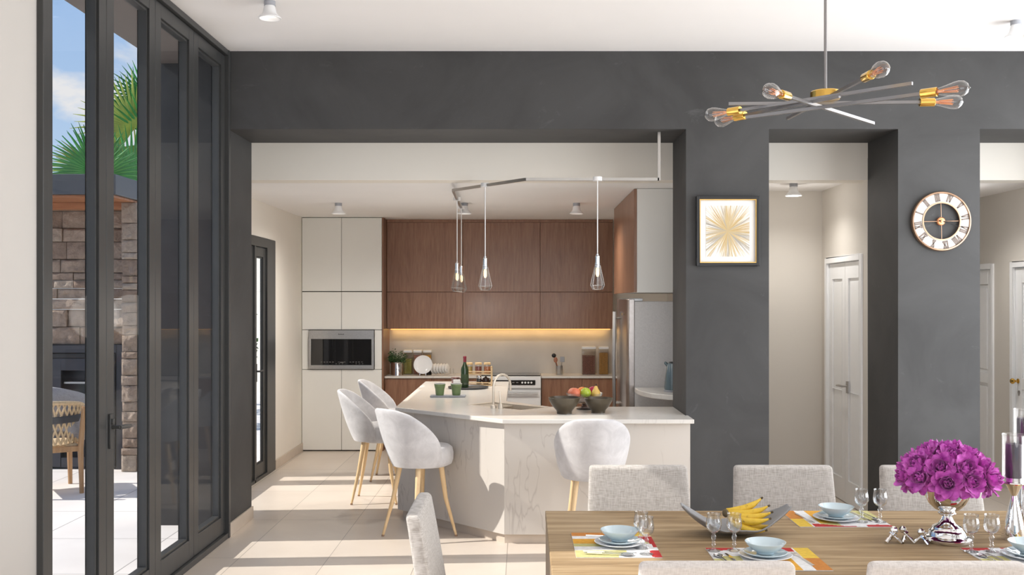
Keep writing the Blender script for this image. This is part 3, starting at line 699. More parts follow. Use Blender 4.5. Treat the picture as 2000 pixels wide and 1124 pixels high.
# ---- bar stools
stool = thing('bar_stool', 'light grey velvet tub stool nearest the folding door, at the island corner panel', 'stool', (-.75,7.29,0), math.radians(-45), 'tub bar stools round the island')
TH = [0,20,38,55,70,80,87,92,98]; ZT = [.945,.94,.908,.848,.785,.738,.700,.655,.60]; RT = [.335,.33,.312,.292,.272,.258,.246,.238,.232]
def ip(a, xs, ys):
    a = abs(a)
    for i in range(len(xs)-1):
        if a <= xs[i+1]: k = (a-xs[i])/(xs[i+1]-xs[i]); return ys[i]+(ys[i+1]-ys[i])*k
    return ys[-1]
def sm(a, ys): return (ip(a-4, TH, ys)+2*ip(a, TH, ys)+ip(a+4, TH, ys))/4
def shell(u, v):          # v runs up outside, over the rim, down inside
    a = -94+188*u; zt, rt = sm(a, ZT), sm(a, RT); zb, rb = .525, .192
    th = .026
    edge = min(1, (94-abs(a))/8); th *= (.25+.75*math.sqrt(max(0, edge*(2-edge))))
    if v < .45: k = v/.45; z = zb+(zt-zb)*k; r = rb+(rt-rb)*k**.85+.006*math.sin(PI*k)
    elif v < .55:
        w = (v-.45)/.10*PI; z = zt+th*.5*math.sin(w); r = rt-th/2+th/2*math.cos(w)
    else: k = 1-(v-.55)/.45; z = zb+(zt-zb)*k; r = rb+(rt-rb)*k**.85+.006*math.sin(PI*k)-th
    w = math.radians(a)-PI/2
    return (r*math.cos(w)*1.0, r*math.sin(w)*1.02, z)
MB().grid(shell, 56, 40).build('backrest', M['velvet'], stool, angle=80)
mb = MB()
prof = [(0,.515),(.165,.515),(.196,.53),(.206,.56),(.208,.61),(.200,.645),(.18,.662),(.10,.672),(0,.675)]
mb.lathe(prof, (0,.045,0), 44, None, 1.03, 1.03)
mb.build('seat', M['velvet'], stool, angle=80)
for sx, sy in ((1,1),(-1,1),(-1,-1),(1,-1)):
    l = MB().tube([(sx*.188,sy*.188,.012),(sx*.135,sy*.135,.28),(sx*.105,sy*.105+.01,.53)], [.0095,.016,.021], 14).build('leg', M['ash'], stool)
    lbl(MB().tube([(sx*.1895,sy*.1895,0),(sx*.188,sy*.188,.013)], .0102, 12).build('leg_tip', M['bronze'], l), 'dark leg tip')
GS = 'tub bar stools round the island'
dup(stool, (-1.25,8.60,0), math.radians(-90), 'light grey velvet tub stool on the island side facing the cabinets, middle of three', GS)
dup(stool, (-1.25,9.67,0), math.radians(-90), 'light grey velvet tub stool farthest back along the island, nearest the tall cabinet', GS)
dup(stool, (.468,6.775,0), 0, 'light grey velvet tub stool seen from behind before the straight island front', GS)

# ---- ceiling downlights
def downlight(loc, label):
    t = thing('ceiling_spotlight', label, 'light', loc, 0, 'surface ceiling spotlights')
    MB().lathe([(0,0),(.034,0),(.034,-.028),(0,-.028)], (0,0,0), 24).build('ceiling_mount', M['slate'], t)
    MB().lathe([(.030,-.028),(.036,-.045),(.041,-.07),(.055,-.088),(.069,-.10),(.069,-.106),(.062,-.106),(.05,-.092),(.036,-.072),(.030,-.05),(.024,-.030)], (0,0,0), 32).build('shade', M['whitelam'], t)
    MB().lathe([(0,-.095),(.024,-.093),(.030,-.085),(.030,-.05),(0,-.05)], (0,0,0), 20).build('bulb', emis('lamp face', (1,.93,.84), 2.0), t)
    return t
dl = downlight((-1.53,6.05,HC), 'white bell spotlight on the dining ceiling near the folding glass door')
dup(dl, (3.20,6.47,HC), 0, 'white bell spotlight on the dining ceiling, far right above the clock')
dup(dl, (-1.795,9.75,KC), 0, 'white bell spotlight on kitchen ceiling before the grey white cabinets')
dup(dl, (-.565,9.75,KC), 0, 'white bell spotlight on kitchen ceiling behind the pendant rail')
dup(dl, (.53,9.75,KC), 0, 'white bell spotlight on kitchen ceiling nearest the fridge cabinet')
dup(dl, (2.31,8.5,HCL), 0, 'white bell spotlight on the hall ceiling above the white door')

# ---- pendant rail with four glass pendants
ZR = 2.62
tr = thing('pendant_rail', 'bent steel pendant rail hung from the opening above the island', 'light rail', (.2,7.39,ZR))
rp = [Vector((1.012,7.39,ZR)), Vector((.027,7.39,ZR)), Vector((-.5625,8.125,ZR)), Vector((-.60,10.30,ZR))]
mb = MB()
for a, b in zip(rp, rp[1:]): mb.tube([a, b], .0105, sq=True)
mb.build('rail', M['nickel'], tr, W=True, smooth=False)
MB().tube([(1.012,7.39,ZR-.0105),(1.012,7.39,2.969)], .0105, sq=True).build('drop_rod', M['nickel'], tr, W=True, smooth=False)
MB().tube([(-.60,10.29,ZR),(-.60,10.29,KC)], .008, 8).build('end_rod', M['nickel'], tr, W=True)
ZB = 1.80-ZR
def pendant(loc, label):
    t = thing('pendant_lamp', label, 'lamp', loc, 0, 'glass pendants over the island')
    MB().lathe([(0,.018),(.034,.018),(.036,-.012),(0,-.012)], (0,0,0), 24).build('connector', M['plasticw'], t)
    MB().tube([(0,0,-.012),(0,0,ZB+.265)], .0042, 8).build('cord', M['plasticw'], t)
    sk_ = MB().lathe([(0,.268),(.010,.268),(.012,.255),(.018,.25),(.018,.20),(.0205,.198),(.0205,.188),(.018,.186),(.018,.165),(0,.165)], (0,0,ZB), 20).build('socket', M['chrome'], t)
    # faceted glass teardrop, eight panes
    g = MB(); n = 8; pr = [(.020,.185),(.052,.035),(.036,.004),(0,.004)]
    g.lathe(pr, (0,0,ZB), n)
    g.build('glass_shade', M['bulb'], t, smooth=False)
    wr = MB()
    for k in range(n):
        w = 2*PI*k/n; c, s_ = math.cos(w), math.sin(w)
        wr.tube([(r*c,r*s_,ZB+z) for r, z in pr[:3]], .0012, 5)
    for r, z in pr[:3]: wr.tube([(r*math.cos(2*PI*k/n),r*math.sin(2*PI*k/n),ZB+z) for k in range(n+1)], .0012, 5)
    wr.build('glass_ribs', M['nickel'], t)
    MB().lathe([(0,.165),(.009,.165),(.012,.15),(.012,.115),(.007,.10),(0,.099)], (0,0,ZB), 14).build('bulb', emis('warm filament', (1,.78,.45), 1.6), t)
    return t
p0 = pendant((.557,7.39,ZR), 'faceted glass pendant hanging nearest the dark wall pillar')
dup(p0, (-.289,7.785,ZR), 0, 'faceted glass pendant hanging above the island tap, alone at the rail bend')
dup(p0, (-.577,8.85,ZR), 0, 'faceted glass pendant, left one of the close pair above the green cups')
dup(p0, (-.588,9.65,ZR), 0, 'faceted glass pendant farthest back, right one of the close pair')

# ---- things on the back counter
ZC = .85
pl = thing('herb_plant', 'leafy green herb plant in a steel pot against the walnut side panel', 'plant', (-1.465,11.70,ZC))
MB().lathe([(0,0),(.073,0),(.073,.006),(.070,.012),(.072,.145),(.076,.15),(.073,.155),(.067,.15),(.066,.13),(0,.13)], (0,0,0), 32).build('pot', M['chrome'], pl)
mb = MB(); q = random.Random(5); stm = MB()
for k in range(46):
    a = q.uniform(0,2*PI); e = q.uniform(.25,1.5); L_ = q.uniform(.09,.17)
    d = Vector((math.cos(a)*math.cos(e),math.sin(a)*math.cos(e)*.8,math.sin(e)))
    b0 = Vector((math.cos(a)*.03,math.sin(a)*.03,.13)); tip = b0+d*L_
    stm.tube([b0, tip], .002, 5)
    for j in range(6):
        c = b0+d*L_*(.45+.6*j/5)+Vector((q.gauss(0,.012),q.gauss(0,.012),q.gauss(0,.008)))
        nrm = Vector((q.gauss(0,.6),q.gauss(0,.6)-.3,1)).normalized(); u = nrm.orthogonal().normalized(); u.rotate(Matrix.Rotation(q.uniform(0,6),3,nrm)); w = nrm.cross(u)
        c.x = max(-.085, min(.085, c.x)); l, wd = q.uniform(.018,.028), q.uniform(.010,.015)
        mb.add([c, c+u*l*.5+w*wd+nrm*.003, c+u*l-nrm*.004, c+u*l*.5-w*wd+nrm*.003, c+u*l*.5-nrm*.003], [(0,1,4),(1,2,4),(2,3,4),(3,0,4)])
stm.build('stems', M['leaf'], pl); mb.build('foliage', M['leaf'], pl)
def canister(loc, w, h, fill, label, group, mats, kind):
    t = thing('storage_canister', label, 'canister', loc, 0, group)
    d = min(w, .10)
    sh = MB(); sh.prism([(-w/2,-d/2),(w/2,-d/2),(w/2,d/2),(-w/2,d/2)], 0, h-.03)
    sh.build('container', M['greyglass'], t, bevel=.006, seg=3)
    MB().box(-w/2-.002,w/2+.002,-d/2-.002,d/2+.002,h-.03,h).build('lid', M['plasticw'], t, bevel=.005)
    q = random.Random(int(w*1e4)+len(label)); f = MB(); iw, idp = w/2-.006, d/2-.006
    if kind == 'sticks':
        m = max(6, int(iw*2/.007))
        for i in range(m):
            for j in range(5):
                x = -iw+.004+(2*iw-.008)*i/(m-1); y = -idp+.006+j*(2*idp-.012)/4
                f.tube([(x,y,.004),(x+q.uniform(-.002,.002),y,fill*q.uniform(.93,1))], .0032, 5)
    else:
        f.box(-iw+.004,iw-.004,-idp+.006,idp-.004,.004,fill*.93)
        s = .012
        for z in range(int(fill/s)):
            for x in range(int(2*iw/s)):
                f.ball((-iw+s*.6+x*s+q.uniform(-.002,.002),-idp+.006+q.uniform(0,.003),.008+z*s+q.uniform(-.003,.003)), q.uniform(.006,.008), 6, 4, 1, .6, q.uniform(.6,1))
    f.build('contents', mats, t)
    return t
def food(n, c, v=.3): return plain(n, c, .6, var=v, scale=90)
GC = 'dry food canisters behind the plate'
canister((-1.355,11.86,ZC), .097, .285, .185, 'white lidded canister of yellow green spaghetti beside the herb plant', GC, food('green pasta', (.50,.46,.12), .12), 'sticks')
canister((-1.240,11.86,ZC), .097, .285, .235, 'white lidded canister of red brown mix, between two canisters behind the plate', GC, food('red mix', (.38,.13,.06)), 'bits')
canister((-1.125,11.86,ZC), .097, .285, .235, 'white lidded canister of orange pasta bits behind the dish rack', GC, food('orange pasta', (.62,.33,.05)), 'bits')
GC = 'large canisters beside the fridge'
canister((.785,11.80,ZC), .162, .33, .23, 'wide grey canister of red brown beans near the fridge', GC, food('beans', (.20,.085,.06)), 'bits')
canister((.960,11.80,ZC), .112, .33, .26, 'narrow grey canister of long pasta sticks nearest the fridge', GC, food('long pasta', (.52,.28,.07), .2), 'sticks')
# white plate on a wire stand
PR = [(0,.0),(.06,0),(.064,.004),(.08,.006),(.108,.016),(.11,.018),(.107,.0195),(.079,.0095),(.062,.007),(0,.005)]
mb = MB().lathe(PR, (0,0,0), 48).xf(Matrix.Translation((0,0,.118)) @ Matrix.Rotation(math.radians(76), 4, 'X'))
tag(mb.build('display_plate', M['whiteceram'], at=(0,0,0)), 'large white plate propped upright before the food canisters', 'plate').location = (-1.157,11.655,ZC+.004)
ps = thing('plate_stand', 'small wire stand holding the upright white plate', 'plate stand', (-1.157,11.66,ZC))
for s in (-1, 1):
    MB().tube([(s*.035,-.045,.03),(s*.035,-.05,.004),(s*.035,.07,.004),(s*.035,.045,.10)], .003, 8).build('wire_leg', M['chrome'], ps)
MB().tube([(-.035,.068,.004),(.035,.068,.004)], .003, 8).build('cross_wire', M['chrome'], ps)
dr = thing('dish_rack', 'low chrome wire dish rack of upright plates beside large plate', 'dish rack', (-.915,11.70,ZC))
mb = MB()
for y in (-.09,.09): mb.tube([(-.13,y,.012),(.13,y,.012)], .003, 8)
for k in range(9): mb.tube([(-.13+.0325*k,-.09,.012),(-.13+.0325*k,.09,.012)], .002, 6)
mb.build('base', M['chrome'], dr)
mb = MB()
for k in range(8): x = -.13+.034*k; mb.tube([(x,-.06,.012),(x-.006,-.06,.075),(x-.006,.06,.075),(x,.06,.012)], .002, 6)
mb.build('divider', M['chrome'], dr)
for x in (-.125,.125):
    for y in (-.09,.09): MB().lathe([(0,0),(.005,0),(.005,.012),(0,.012)], (x,y,0), 10).build('foot', M['chrome'], dr)
base = None
for k in range(6):
    loc = (-1.036+.034*k, 11.70, ZC+.014)
    if base is None:
        mb = MB().lathe([(r*.56,z*.55) for r, z in PR], (0,0,0), 32).xf(Matrix.Translation((0,0,.0615)) @ Matrix.Rotation(math.radians(-99), 4, 'Y'))
        base = tag(mb.build('side_plate', M['whiteceram'], at=(0,0,0)), 'small white plate standing upright in the wire dish rack', 'plate', 'plates in the dish rack'); base.location = loc; base.rotation_euler = (0,0,-.45)
    else: dup(base, loc, -.45)
mg = thing('mug', 'black mug beside the dish rack, half hidden behind upright plate', 'mug', (-1.10,11.745,ZC))
MB().lathe([(0,0),(.032,0),(.036,.02),(.036,.085),(.033,.085),(.033,.01),(0,.01)], (0,0,0), 24).build('body', M['black'], mg)
lbl(MB().lathe([(.0365,.085),(.0375,.092),(.033,.092),(.033,.085)], (0,0,0), 24).build('rim', M['whiteceram'], mg), 'white rim')
MB().tube([(.033,0,.07),(.058,0,.066),(.06,0,.035),(.034,0,.022)], .004, 8).build('handle', M['black'], mg)
# utensil pot
up = thing('utensil_pot', 'steel cylinder pot holding cooking utensils right of cooker', 'pot', (.436,11.76,ZC))
MB().lathe([(0,0),(.038,0),(.040,.004),(.040,.105),(.037,.105),(.037,.006),(0,.006)], (0,0,0), 28).build('body', M['steel'], up)
def utensil(name, label, p0, p1, head, mat, mat2):
    t = thing(name, label, 'utensil', p0); a, b = Vector((0,0,0)), Vector(p1)-Vector(p0)
    MB().tube([a, b], [.004,.005], 8).build('handle', mat, t)
    u = b.normalized(); s = len('x'); 
    mb = MB(); X = Vector((1,0,0)); 
    if head == 'spoon': mb.ball((0,0,0), .024, 16, 10, 1, .35, 1.35)
    elif head == 'ladle': mb.ball((0,0,0), .026, 16, 10, 1, .55, 1)
    else: mb.box(-.026,.026,-.003,.003,-.03,.034)
    mb.xf(Matrix.Translation(b+u*.024)); mb.build('head', mat2, t, bevel=.004 if head == 'slice' else 0)
    return t
z0 = ZC+.012
utensil('spatula', 'grey slotted turner standing in the utensil pot', (.445,11.76,z0), (.468,11.75,ZC+.155), 'slice', M['nickel'], M['slate'])
utensil('wooden_spoon', 'reddish wooden spoon leaning left in the utensil pot', (.44,11.76,z0), (.400,11.77,ZC+.15), 'spoon', food('red wood', (.42,.17,.09), .1), food('red wood dark', (.36,.15,.09), .1))
utensil('ladle', 'dark headed ladle leaning farthest left from utensil pot', (.43,11.775,z0), (.380,11.79,ZC+.20), 'ladle', M['black'], M['black'])

# ---- things on the island
ZI = .887
ty = tag(MB().prism([(.153*math.cos(a)*1.0, .065*math.sin(a)) for a in ()] or [(-.153,-.065),(.153,-.065),(.153,.065),(-.153,.065)], 0, .014).build('cup_tray', M['slate'], at=(0,0,0), bevel=.006, seg=3), 'small grey rectangular tray under the two green cups', 'tray')
ty.location = (-.643,8.66,ZI)
c0 = None
for x, l in ((-.715,'moss green cup on the grey tray, farther from the tap'),(-.572,'moss green cup on the grey tray, nearer the tap')):
    if c0 is None:
        c0 = thing('cup', l, 'cup', (x,8.66,ZI+.0145), 0, 'green cups on the grey tray')
        mb = MB().lathe([(0,0),(.033,0),(.036,.008),(.040,.05),(.0505,.098)], (0,0,0), 32)
        mb.build('body', M['greencup'], c0, solid=0)
        lbl(MB().lathe([(.0505,.098),(.0505,.101),(.047,.101),(.044,.085),(.036,.015),(0,.010)], (0,0,0), 32).build('lining', M['whiteceram'], c0), 'white glazed inside')
        rg = MB()
        for zz in (.072,): rg.lathe([(.0445,zz-.002),(.0468,zz),(.0460,zz+.004),(.0450,zz+.005)], (0,0,0), 32)
        rg.build('ring', M['greencup'], c0)
    else: dup(c0, (x,8.66,ZI+.0145), 0, l)
tag(MB().lathe([(0,0),(.175,0),(.19,.006),(.193,.016),(.188,.018),(.175,.008),(0,.007)], (0,0,0), 48).build('round_tray', M['blacktray'], at=(0,0,0)), 'round dark tray under the wine bottle on the island', 'tray').location = (-.515,9.51,ZI)
ZT_ = ZI+.0075
wb = thing('wine_bottle', 'green wine bottle with red neck foil on round tray', 'bottle', (-.545,9.47,ZT_))
gm, nt_, b_ = newmat('green bottle glass'); b_.inputs['Base Color'].default_value = (.018,.045,.010,1); setp(b_, rough=.06, coat=.6)
MB().lathe([(0,.004),(.028,0),(.036,.004),(.037,.012),(.037,.165),(.034,.19),(.021,.215),(.0145,.235),(.0135,.262)], (0,0,0), 32).build('body', gm, wb)
lbl(MB().lathe([(.0142,.245),(.0146,.25),(.0146,.28),(.0158,.282),(.0158,.296),(.012,.30),(0,.30)], (0,0,0), 24).build('neck_foil', plain('red foil', (.24,.02,.04), .3), wb), 'dark red neck foil')
MB().lathe([(.0372,.05),(.0375,.05),(.0375,.13),(.0372,.13)], (0,0,0), 32).build('paper_label', plain('dark green label', (.045,.075,.03), .6), wb)
sr = thing('spice_rack', 'two tier wooden spice rack with jars at the island end', 'rack', (-.435,9.80,ZI))
wd = M['ash']
for x in (-.135,.135):
    MB().box(x-.008,x+.008,-.055,.055,.0,.17).build('side_panel', wd, sr, bevel=.003)
    MB().lathe([(0,0),(.007,0),(.011,.012),(.009,.022),(0,.026)], (x,-.04,.1695), 14).build('finial', wd, sr)
for z in (.004,.112): 
    MB().box(-.127,.127,-.055,.055,z,z+.010).build('shelf', wd, sr, bevel=.002)
    MB().box(-.127,.127,-.056,-.050,z+.022,z+.034).build('front_rail', wd, sr, bevel=.002)
def jar(loc, r, h, fill, label, lidm, group=None):
    t = thing('spice_jar', label, 'jar', loc, 0, group)
    MB().lathe([(0,0),(r*.94,0),(r,.005),(r,h*.72),(r*.86,h*.80),(r*.86,h*.84)], (0,0,0), 24).build('jar_body', M['glass'], t)
    MB().lathe([(0,.003),(r*.9,.003),(r*.92,h*.62),(0,h*.64)], (0,0,0), 20).build('contents', fill, t)
    MB().lathe([(0,h*.80),(r*.96,h*.80),(r*.98,h*.83),(r*.98,h*.97),(r*.93,h),(0,h)], (0,0,0), 24).build('lid', lidm, t)
    return t
GJ = 'jars in the wooden spice rack'
lidw = plain('straw lid', (.72,.50,.26), .5, var=.1)
jar((-.435-.085,9.795,ZI+.122), .034, .105, food('yellow spice', (.55,.38,.10)), 'straw lidded jar on upper rack tier, behind the wine bottle', lidw, GJ)
jar((-.435+.005,9.795,ZI+.122), .034, .105, food('red spice', (.28,.07,.04)), 'straw lidded jar of dark red spice, upper rack tier middle', lidw, GJ)
jar((-.435+.092,9.795,ZI+.122), .034, .105, food('orange spice', (.50,.18,.06)), 'straw lidded jar of orange red spice at the upper rack end', lidw, GJ)
jar((-.435+.01,9.795,ZI+.0145), .026, .085, food('black pepper', (.04,.03,.025)), 'small jar of black pepper on the lower rack tier', M['chrome'], GJ)
tp = thing('teapot', 'small dark brown teapot on the lower tier of spice rack', 'teapot', (-.435+.078,9.795,ZI+.0145))
bm_ = plain('dark brown glaze', (.045,.022,.015), .15)
MB().lathe([(0,0),(.024,0),(.034,.015),(.038,.035),(.030,.060),(.016,.066),(0,.066)], (0,0,0), 24).build('body', bm_, tp)
MB().lathe([(0,.066),(.016,.066),(.010,.072),(.005,.076),(.006,.084),(0,.086)], (0,0,0), 16).build('lid', bm_, tp)
MB().tube([(-.032,-.01,.03),(-.045,-.012,.045),(-.05,-.013,.058)], [.008,.006,.004], 8).build('spout', bm_, tp)
MB().tube([(.030,0,.055),(.044,0,.05),(.045,0,.03),(.032,0,.02)], .004, 8).build('handle', bm_, tp)
tm = thing('tumbler', 'pinkish clear glass tumbler on the round tray', 'glass', (-.637,9.52,ZT_))
MB().lathe([(0,0),(.032,0),(.036,.004),(.041,.095),(.039,.095),(.034,.008),(0,.007)], (0,0,0), 28).build('body', glassy('pink glass', (.86,.70,.68), 0, 1.2, 1.45, .06, 2.2), tm)
nk = tag(MB().box(-.033,.033,-.012,.012,0,.082).build('napkin_holder', M['paper'], at=(0,0,0), bevel=.004), 'white folded card upright on round tray before the bottle', 'napkin')
nk.location = (-.617,9.42,ZT_)
# dark bowls and fruit stand
bw = tag(MB().lathe([(0,.012),(.050,.012),(.050,0),(.056,0),(.056,.014),(.062,.026),(.092,.060),(.112,.095),(.1185,.118),(.1155,.12),(.108,.098),(.086,.062),(.05,.032),(0,.026)], (0,0,0), 48).build('serving_bowl', M['bowl'], at=(0,0,0)), 'larger footed olive brown bowl on the island, nearer the sink', 'bowl', 'olive brown bowls on the island')
bw.location = (.311,7.38,ZI)
dup(bw, (.566,7.43,ZI), 0, 'smaller footed olive brown bowl on the island, nearer the pillar', None, .92)
fb = thing('fruit_stand', 'clear glass footed fruit bowl behind the two brown bowls', 'bowl', (.478,7.66,ZI))
MB().lathe([(.045,.045),(.07,.052),(.11,.075),(.137,.112),(.142,.128),(.139,.128),(.133,.112),(.106,.08),(.068,.058),(.02,.050),(0,.050)], (0,0,0), 48).build('bowl', M['glass'], fb)
MB().lathe([(0,0),(.062,0),(.064,.006),(.03,.016),(.016,.028),(.022,.042),(.045,.047),(0,.047)], (0,0,0), 32).build('foot', glassy('dark glass', (.45,.42,.42), 0, 1.4, 1.5, .08), fb)
def fruit(name, label, x, y, z, r, mat, sz=.93, stem=True, sx=1):
    t = thing(name, label, 'fruit', (x,y,z-r*sz))
    mb = MB(); m = 14; n = 24; prof = []
    for i in range(m+1):
        a = PI*i/m; prof.append((max(1e-6, r*math.sin(a)*(1+.04*math.cos(a))), -r*sz*math.cos(a)*(1-.16*max(0, math.cos(a))**8)+r*sz))
    mb.lathe(prof, (0,0,0), n).build('flesh', mat, t)
    if stem: MB().tube([(0,0,2*r*sz*.88),(.004,0,2*r*sz+.008)], .002, 6).build('stem', M['bark'], t)
    return t
FX, FY, FZ = .478, 7.66, ZI
fruit('peach', 'salmon pink peach at the left of the glass fruit bowl', FX-.075, FY-.045, FZ+.128, .043, plain('peach skin', (.72,.19,.10), .45, var=.15))
fruit('peach', 'salmon pink peach lying behind the leftmost peach in fruit bowl', FX-.085, FY+.045, FZ+.122, .042, plain('peach skin pale', (.75,.24,.13), .45, var=.15))
fruit('orange', 'orange fruit behind the green apple in the glass bowl', FX-.015, FY+.045, FZ+.128, .043, plain('orange skin', (.78,.25,.04), .4, var=.08))
fruit('apple', 'green apple at the middle front of the fruit bowl', FX+.005, FY-.05, FZ+.132, .042, plain('green apple skin', (.40,.50,.045), .3, var=.15))
fruit('apple', 'dark red apple resting at the back of the fruit bowl', FX+.068, FY+.045, FZ+.135, .040, plain('red apple skin', (.42,.02,.06), .3, var=.3))
t = thing('pear', 'yellow pear standing at the right of the glass fruit bowl', 'fruit', (FX+.085,FY-.03,FZ+.085))
MB().lathe([(0,0),(.02,.002),(.034,.018),(.037,.036),(.030,.056),(.018,.076),(.013,.090),(.007,.097),(0,.098)], (0,0,0), 24).build('flesh', plain('pear skin', (.72,.47,.12), .4, var=.15), t)
lbl(MB().tube([(0,0,.096),(.004,0,.112)], .0035, 6).build('stem', M['black'], t), 'dark stem')
# ================================================================== dining area
# ---- table
TX0, TX1, TY0, TY1, TZ = .106, 2.53, 3.49, 4.61, .75
tb = thing('dining_table', 'long rustic oak dining table in the foreground', 'table', ((TX0+TX1)/2,4.05,0))
MB().box(TX0,TX1,TY0,TY1,TZ-.035,TZ).build('tabletop', M['oak'], tb, W=True, bevel=.003)
for a, b in ((TX0+.002,TX0+.062),(TX1-.062,TX1-.002)):
    MB().box(a,b,TY0+.004,TY1-.004,0,TZ-.0355).build('leg_panel', M['oakend'], tb, W=True, bevel=.003)
MB().box(TX0+.0625,TX1-.0625,4.02,4.08,TZ-.11,TZ-.0355).build('rail', M['oakend'], tb, W=True, bevel=.003)

# ---- upholstered dining chairs
def make_chair(name, label, mat, loc, rz, group):
    """faces +y locally; back slab taller side at -y"""
    t = thing(name, label, 'chair', loc, rz, group)
    W0, W1 = .265, .243
    def back(u, v):
        # rounded slab cross-section swept in u around (w,z) outline face
        return None
    mb = MB(); n = 10; zb, zt = .40, .898
    def off(z): return -.075*((z-zb)/(zt-zb))**1.2      # recline
    zs = [zb,.5,.6,.7,.78,.84,.87,.880,.885,.889,.8925,.895,.897,.898]; rows = len(zs)-1; vs = []; per = 44
    for i in range(rows+1):
        z = zs[i]; k = (z-zb)/(zt-zb)
        shrink = 0
        if z > zt-.018: q_ = (z-(zt-.018))/.018; shrink = .018*(1-math.sqrt(max(0, 1-q_*q_)))
        hw = W0+(W1-W0)*k-shrink*.9; ht = .038-.006*k-shrink
        y = off(z)
        for j in range(per):
            a = 2*PI*j/per; c, s = math.cos(a), math.sin(a)
            ex = .22
            px = math.copysign(abs(c)**ex, c)*hw; py = math.copysign(abs(s)**.35, s)*ht
            vs.append((px, y+py, z))
    fs = [(i*per+j, i*per+(j+1) % per, (i+1)*per+(j+1) % per, (i+1)*per+j) for i in range(rows) for j in range(per)]
    fs += [list(range(per)), list(range(rows*per, (rows+1)*per))]
    mb.add(vs, fs).build('backrest', mat, t, angle=60)
    sm_ = MB().box(-.255,.255,.035,.44,.40,.485)
    sm_.build('seat', mat, t, bevel=.022, seg=4)
    for sx in (-1, 1):
        for y, tilt in ((.41,0),(-.005,-.05)):
            MB().tube([(sx*.225,y+tilt,0),(sx*.225,y,.40)], [.013,.019], sq=True).build('leg', M['ash'], t, smooth=False)
    return t
GF, GN = 'linen dining chairs on the far side of table', 'linen dining chairs on the near side of table'
f0 = make_chair('dining_chair', 'linen dining chair across the table, before the island with one grey bar stool behind', M['linen'], (.578,4.91,0), PI, GF)
dup(f0, (1.30,4.91,0), PI, 'linen dining chair across the table, in front of the narrow dark pillar and hall opening')
dup(f0, (2.03,4.91,0), PI, 'linen dining chair across the table, half hidden behind the magenta peonies')
n0 = make_chair('dining_chair', 'near dining chair with only its back top showing, below the bananas', M['linen2'], (.612,3.215,0), 0, GN)
dup(n0, (1.335,3.215,0), 0, 'near dining chair with only its back top showing, at the bottom right corner')
make_chair('dining_chair', 'linen dining chair at the table head, seen from its side', M['linen'], (-.345,4.055,0), -PI/2, None)

# ---- place settings
mo, my, mw, mr, ml_, mb_ = (plain('mat '+n, c, .85, var=.10, scale=60) for n, c in (('orange',(.50,.19,.03)),('yellow',(.68,.46,.05)),('white',(.70,.70,.70)),('red',(.42,.015,.015)),('olive',(.50,.47,.20)),('amber',(.66,.33,.03))))
MATS = [mo, my, mw, mr, ml_, mb_]
ML, MW = .40, .325           # long side, depth
def placemat(label, loc, rz, mirror=False):
    nu, nv = 60, 44; m = MB(); sg = -1 if mirror else 1
    def idx(u, v):           # u from the orange end, v away from the diner
        if v > .90-.055*math.sin(u*9)-.03*math.sin(u*4+1) and u > .16 and not (.62 < u < .74): return 3
        if u < .15: return 0 if v < .52 else 1
        if u < .27: return 2
        if u < .46: return 5 if v < .45 else (1 if v < .78 else 4)
        if u < .58: return 4 if v < .6 else 2
        if u < .74: return 2
        if u < .92: return 4 if v < .62 else 2
        return 2 if v > .5 else 4
    H = .003
    for i in range(nu):
        for j in range(nv):
            u0, u1, v0, v1 = i/nu, (i+1)/nu, j/nv, (j+1)/nv
            m.cur = idx((u0+u1)/2, (v0+v1)/2)
            X = lambda u: sg*(.5-u)*ML
            Y = lambda v: (v-.5)*MW
            m.add([(X(u0),Y(v0),H),(X(u1),Y(v0),H),(X(u1),Y(v1),H),(X(u0),Y(v1),H)], [(0,1,2,3)])
    m.cur = 2
    a, b = ML/2, MW/2
    m.add([(-a,-b,0),(a,-b,0),(a,b,0),(-a,b,0)], [(0,1,2,3)])
    m.add([(-a,-b,0),(a,-b,0),(a,b,0),(-a,b,0),(-a,-b,H),(a,-b,H),(a,b,H),(-a,b,H)], [(0,1,5,4),(1,2,6,5),(2,3,7,6),(3,0,4,7)])
    o = m.build('placemat', MATS, at=(0,0,0), smooth=False)
    o.location = loc; o.rotation_euler = (0,0,rz)
    return tag(o, label, 'placemat', 'striped placemats on the table')
DP = [(0,0),(.060,0),(.062,.003),(.075,.005),(.098,.011),(.100,.013),(.097,.0145),(.074,.009),(.06,.007),(0,.006)]
def lat(name, prof, mat, cat, n=48): 
    return tag(MB().lathe(prof, (0,0,0), n).build(name, mat, at=(0,0,0)), '', cat)
plate0 = lat('dinner_plate', DP, M['greyceram'], 'plate'); side0 = lat('side_plate', [(r*.82,z) for r, z in DP], M['blueceram'], 'plate')
bowl0 = lat('soup_bowl', [(0,.003),(.026,.003),(.028,0),(.032,0),(.034,.005),(.052,.016),(.069,.032),(.0755,.041),(.0765,.043),(.0745,.0435),(.067,.035),(.050,.020),(.03,.011),(0,.009)], M['blueceram'], 'bowl')
def fork(mb):
    pts = [(-.095,.0045),(-.06,.005),(-.01,.004),(.03,.0028),(.045,.004),(.055,.010),(.065,.0115)]
    L = [(x,-w) for x, w in pts]+[(x,w) for x, w in reversed(pts)]
    mb.prism(L, 0, .0022)
    for k in range(4): y = -.0098+.0065*k; mb.prism([(.064,y-.0018),(.098,y-.0012),(.1,y),(.098,y+.0012),(.064,y+.0018)], 0, .0022)
def knife(mb):
    mb.prism([(-.10,-.005),(0,-.006),(.005,-.008),(.06,-.009),(.10,-.004),(.104,.004),(.0,.006),(-.10,.005),(-.104,0)], 0, .0024)
